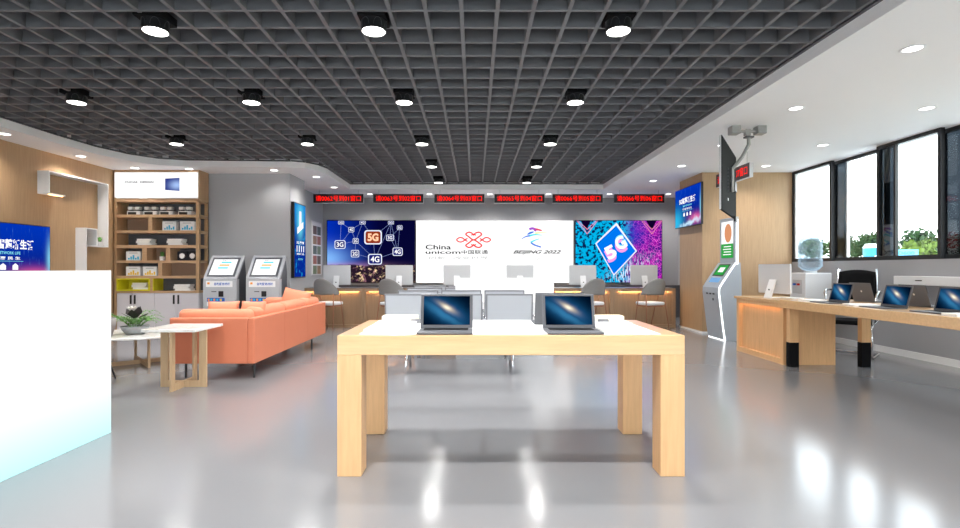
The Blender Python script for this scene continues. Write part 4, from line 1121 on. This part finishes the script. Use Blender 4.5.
B(4.325, 4.36, ya-.004, ya+.0035, 1.27, 2.02).build('light_edge', COOLLED, t)
n = NB('health_poster', 1, 1)
o = B(4.304, 4.309, ya+.07, yb-.13, 1.62, 2.00).build('portrait_screen', EWHITE, t)
o = MB().prism([(ya+.16+.12*math.cos(a)+.07, 1.80+.16*math.sin(a)) for a in [2*PI*i/18 for i in range(18)]], 4.300, 4.3035, 'x').build('portrait_picture', emis('portrait_tan', (.75, .32, .16), .9), t)
B(4.300, 4.3045, ya+.07, yb-.13, 1.38, 1.62).build('portrait_caption', EGREEN, t)
for k in range(4): B(4.297, 4.2995, ya+.12, yb-.20-.03*(k % 2), 1.43+.045*k, 1.445+.045*k).build('caption_line', EWHITE, t)

# ------------------------------------------------------------------ water dispenser, desk chair, wall unit
t = thing('water_dispenser', 'white water dispenser with blue bottle behind the oak desk by the window', 'water dispenser', (5.41, 8.34, 0))
B(-.21, .21, -.20, .20, 0, 1.13).build('body', WHITE, t, .012)
B(-.214, -.205, -.12, .12, .80, 1.02).build('tap_recess', ALU, t, .004)
for q2, m2 in ((-.05, pbr('tap_red', (.7, .03, .02), .4)), (.05, BLUE)): B(-.245, -.214, q2-.015, q2+.015, .93, .96).build('tap', m2, t)
MB().cyl((0, 0), .09, 1.13, 1.16, 20).build('collar', ALU, t)
prof = [(.0, 1.16), (.05, 1.16), (.11, 1.175), (.165, 1.23)]
for k in range(5): z = 1.26+k*.075; prof += [(.172, z), (.162, z+.03), (.172, z+.055)]
prof += [(.165, 1.65), (.12, 1.69), (.0, 1.70)]
MB().lathe(prof, n=28).build('bottle', BOTTLE, t, smooth=True)
t = thing('office_chair', 'black mesh cantilever office chair with chrome frame behind the window table', 'chair', (5.2, 7.12, 0), math.radians(135))
# local: sitter faces +Y side -> rotated so the back is by the wall
mb = MB(); N = 10
for j in range(N+1):
    for i in range(N+1):
        u = -1+2*i/N; v = j/N
        mb.v.append((u*.24*(1-.12*v), -.24-.10*v-.05*(1-u*u), .56+.62*v-.03*u*u*v))
for j in range(N):
    for i in range(N): mb.f.append((j*(N+1)+i, j*(N+1)+i+1, (j+1)*(N+1)+i+1, (j+1)*(N+1)+i))
b_ = mb.build('backrest', BLACKM, t, smooth=True); s = b_.modifiers.new('s', 'SOLIDIFY'); s.thickness = .02
MB().prism([(p[0], p[1]) for p in rrect(.48, .48, .08)], .44, .50, 'z').build('seat', BLACKM, t, .02)
for sx in (-1, 1):
    fr = MB().tube([(sx*.215, -.36, 1.19), (sx*.25, -.26, .60), (sx*.25, -.22, .48), (sx*.25, .20, .45), (sx*.25, .27, .40), (sx*.25, .25, .06), (sx*.25, .20, .015), (sx*.25, -.30, .015)], .014, 8)
    fr.build('frame', CHROME, t, smooth=True)
    MB().tube([(sx*.25, -.28, .80), (sx*.29, -.22, .90), (sx*.30, .06, .90), (sx*.29, .17, .86), (sx*.26, .20, .68), (sx*.25, .20, .46)], .015, 8).build('armrest', CHROME, t, smooth=True)
MB().tube([(-.25, -.30, .015), (.25, -.30, .015)], .014, 8).build('floor_bar', CHROME, t, smooth=True)
t = thing('wall_unit', 'long white box unit fixed to the grey wall under the windows', 'wall unit', (0, 0, 0))
B(5.68, 5.849, 4.2, 7.02, .985, 1.10).build('casing', WHITE, t, .008)
o = B(-.05, .05, -.001, 0, -.006, .006).build('badge', INK, t); o.location = (5.679, 6.62, 1.045); o.rotation_euler = (0, 0, -PI/2)

# ------------------------------------------------------------------ outdoors, seen through the windows
BOUNCE_GROUND = pbr('pale_bounce_concrete', (.62, .62, .60), .8, noise=.05, nscale=1)  # ground made pale to bounce daylight up onto the ceiling
GR = pbr('lawn_green', (.16, .28, .04), .9, noise=.4, nscale=.6)
o = MB().box(8.2, 120, -40, 140, -.3, -.02).box(-60, 8.2, -40, -3.4, -.3, -.02).build('ground_outside', BOUNCE_GROUND); o['kind'] = 'structure'
o = MB().prism([(0, -.02), (6, 1.65), (30, 1.9), (30, -.02)], -10, 60, 'y').build('lawn_bank', GR); o.location = (17.2, 6, 0); o['kind'] = 'structure'; o.rotation_euler = (0, 0, math.radians(-30))
TREE = pbr('tree_leaf_green', (.016, .05, .010), .8, noise=.6, nscale=3); TREEL = pbr('tree_leaf_bright', (.11, .17, .02), .8, noise=.5, nscale=3); BARK = pbr('bark', (.08, .06, .04), .9)
def tree(lab, px, py_top, wpx, Y, mat, squash=1.0):
    X = PX(px, Y); zt_ = PZ(py_top, Y); w = wpx*Y/F; hgt = zt_-PZ(257, Y); zb = zt_-hgt
    t = thing('tree', lab, 'tree', (X, Y, 0), 0, 'trees outside the windows')
    mb = MB(); rnd = random.Random(int(px))
    for k in range(420):
        a = rnd.uniform(0, 2*PI); e = math.acos(rnd.uniform(-1, 1)); r = rnd.uniform(.55, 1)*(1+.18*math.sin(a*3+e*4))
        p = Vector((w/2*r*math.sin(e)*math.cos(a), w/2*r*math.sin(e)*math.sin(a), zb+hgt*.5+hgt*.52*r*math.cos(e)))
        s = .07*w+.06
        for q2 in range(2):
            d1 = Vector((rnd.gauss(0, 1), rnd.gauss(0, 1), rnd.gauss(0, 1))).normalized()*s; d2 = Vector((rnd.gauss(0, 1), rnd.gauss(0, 1), rnd.gauss(0, 1))).normalized()*s
            mb.poly([p, p+d1, p+d1+d2, p+d2])
    mb.build('crown', mat, t)
    MB().tube([(0, 0, 0), (.05, .05, zb*.6), (0, 0, zb+hgt*.4)], w*.05+.03, 8).build('trunk', BARK, t)
tree('small round tree seen through the first window above the water bottle', 813, 240, 26, 34, TREE)
tree('slim dark tree at the edge of the second window', 847, 234, 11, 34, TREE)
tree('green tree in the second window, left of the cyan kiosk', 857, 243, 22, 36, TREE)
tree('green tree in the second window, above the cyan kiosk', 871, 233, 24, 38, TREE)
tree('dark trees behind the tinted pane strip of the second window', 836, 236, 14, 44, TREE)
tree('large dark tree in the third window behind the yellow-green bush', 920, 231, 34, 44, TREE)
tree('yellow-green bush in the third window before the large dark tree', 925, 243, 44, 34, TREEL)
tree('tree seen dimly through the fourth window', 954, 236, 24, 28, TREE)
CYB = pbr('kiosk_cyan', (.02, .22, .32), .5)
Y = 24
t = thing('street_kiosk', 'cyan round kiosk with white roof outside the second window', 'kiosk', (PX(871.5, Y), Y, 0))
MB().cyl((0, 0), 7*Y/F, 0, PZ(248, Y), 24).build('body', CYB, t); MB().cyl((0, 0), 7.3*Y/F, PZ(248, Y), PZ(244, Y), 24, 5*Y/F).build('roof', WHITE, t)
t = thing('banner', 'light blue banner with pale characters outside the third window', 'banner', (PX(904, Y), Y, PZ(253, Y)), math.radians(-8))
B(-13*Y/F, 13*Y/F, 0, .05, -3.4*Y/F, 3.4*Y/F).build('cloth', pbr('banner_blue', (.15, .5, .8), .6), t)
text('D600', pbr('banner_ink', (.03, .3, .6), .6), t, (2*Y/F, -.004, 0), 3.2*Y/F, 15*Y/F, bold=.02)
for sx in (-1, 1): MB().tube([(sx*12*Y/F, .03, -PZ(253, Y)), (sx*12*Y/F, .03, -.1)], .03, 6).build('post', BARK, t)
t = thing('garden_wall', 'low pale garden wall with dark painted marks outside the windows', 'wall', (PX(920, 22), 22, 0))
B(-1.7, 1.9, 0, .2, 0, PZ(257.3, 22)).build('masonry', pbr('pale_stucco', (.7, .66, .6), .8, noise=.05), t)
B(-1.75, 1.95, -.03, .23, PZ(257.3, 22), PZ(255.6, 22)).build('coping', WHITEM, t)
text('> /  | 米', INK, t, (.1, -.004, PZ(259.3, 22)), .10, 2.4)
t = thing('red_sign_reflection', 'narrow red upright board standing in for a sign reflected in the glass, at the edge of the third window', 'sign', (PX(942, 20), 20, 0))
B(-.09, .09, 0, .05, PZ(254, 20), PZ(232, 20)).build('board', pbr('sign_red', (.6, .02, .02), .5), t)  # board set outdoors to stand for a red reflection in the glass
text('天', WHITEM, t, (0, -.003, PZ(236, 20)), .14); text('天', WHITEM, t, (0, -.003, PZ(244, 20)), .14)
MB().tube([(0, .03, 0), (0, .03, PZ(200, 20))], .05, 8).build('post', BLACK, t)
t = thing('outside_tower', 'two pale grey towers far away behind the water bottle', 'building', (PX(809, 90), 90, 0))
TW = pbr('hazy_concrete', (.55, .6, .65), .8)
B(-1.0, .2, 0, 2, 0, PZ(225, 90)).build('tower', TW, t); B(.5, 1.8, 0, 2, 0, PZ(226, 90)).build('tower', TW, t)

# ------------------------------------------------------------------ world, camera, view
w_ = bpy.data.worlds.new('World'); SC.world = w_; w_.use_nodes = True
nt = w_.node_tree; nt.nodes.clear()
ow = nt.nodes.new('ShaderNodeOutputWorld'); bg = nt.nodes.new('ShaderNodeBackground')
tc = nt.nodes.new('ShaderNodeTexCoord'); sp = nt.nodes.new('ShaderNodeSeparateXYZ'); nt.links.new(tc.outputs['Generated'], sp.inputs[0])
nz = nt.nodes.new('ShaderNodeTexNoise'); nz.inputs['Scale'].default_value = 2.5; nz.inputs['Detail'].default_value = 5
nt.links.new(tc.outputs['Generated'], nz.inputs['Vector'])
ad = nt.nodes.new('ShaderNodeMath'); ad.operation = 'ADD'; nt.links.new(sp.outputs[2], ad.inputs[0]); nt.links.new(nz.outputs['Fac'], ad.inputs[1])
cr = nt.nodes.new('ShaderNodeValToRGB'); e = cr.color_ramp.elements
e[0].position = .45; e[0].color = (1, 1, 1, 1); e[1].position = 1.0; e[1].color = (.80, .91, 1, 1)
nt.links.new(ad.outputs[0], cr.inputs[0]); nt.links.new(cr.outputs[0], bg.inputs[0]); bg.inputs[1].default_value = 4.6
nt.links.new(bg.outputs[0], ow.inputs[0])

cam = bpy.data.cameras.new('Camera'); co = bpy.data.objects.new('Camera', cam); C.objects.link(co)
co.location = (0, 0, H); co.rotation_euler = (PI/2, 0, 0)
cam.sensor_fit = 'HORIZONTAL'; cam.sensor_width = 36; cam.lens = F*36/960
cam.shift_x = 5/960; cam.shift_y = 4.5/960; cam.clip_start = .05; cam.clip_end = 400
SC.camera = co
SC.view_settings.view_transform = 'Standard'; SC.view_settings.look = 'None'
SC.view_settings.exposure = 0.52; SC.view_settings.gamma = 1.0; SC.view_settings.use_curve_mapping = False
SC.cycles.max_bounces = 8; SC.cycles.diffuse_bounces = 6; SC.cycles.glossy_bounces = 4; SC.cycles.transparent_max_bounces = 12
SC.cycles.use_denoising = True; SC.cycles.sample_clamp_indirect = 6.0
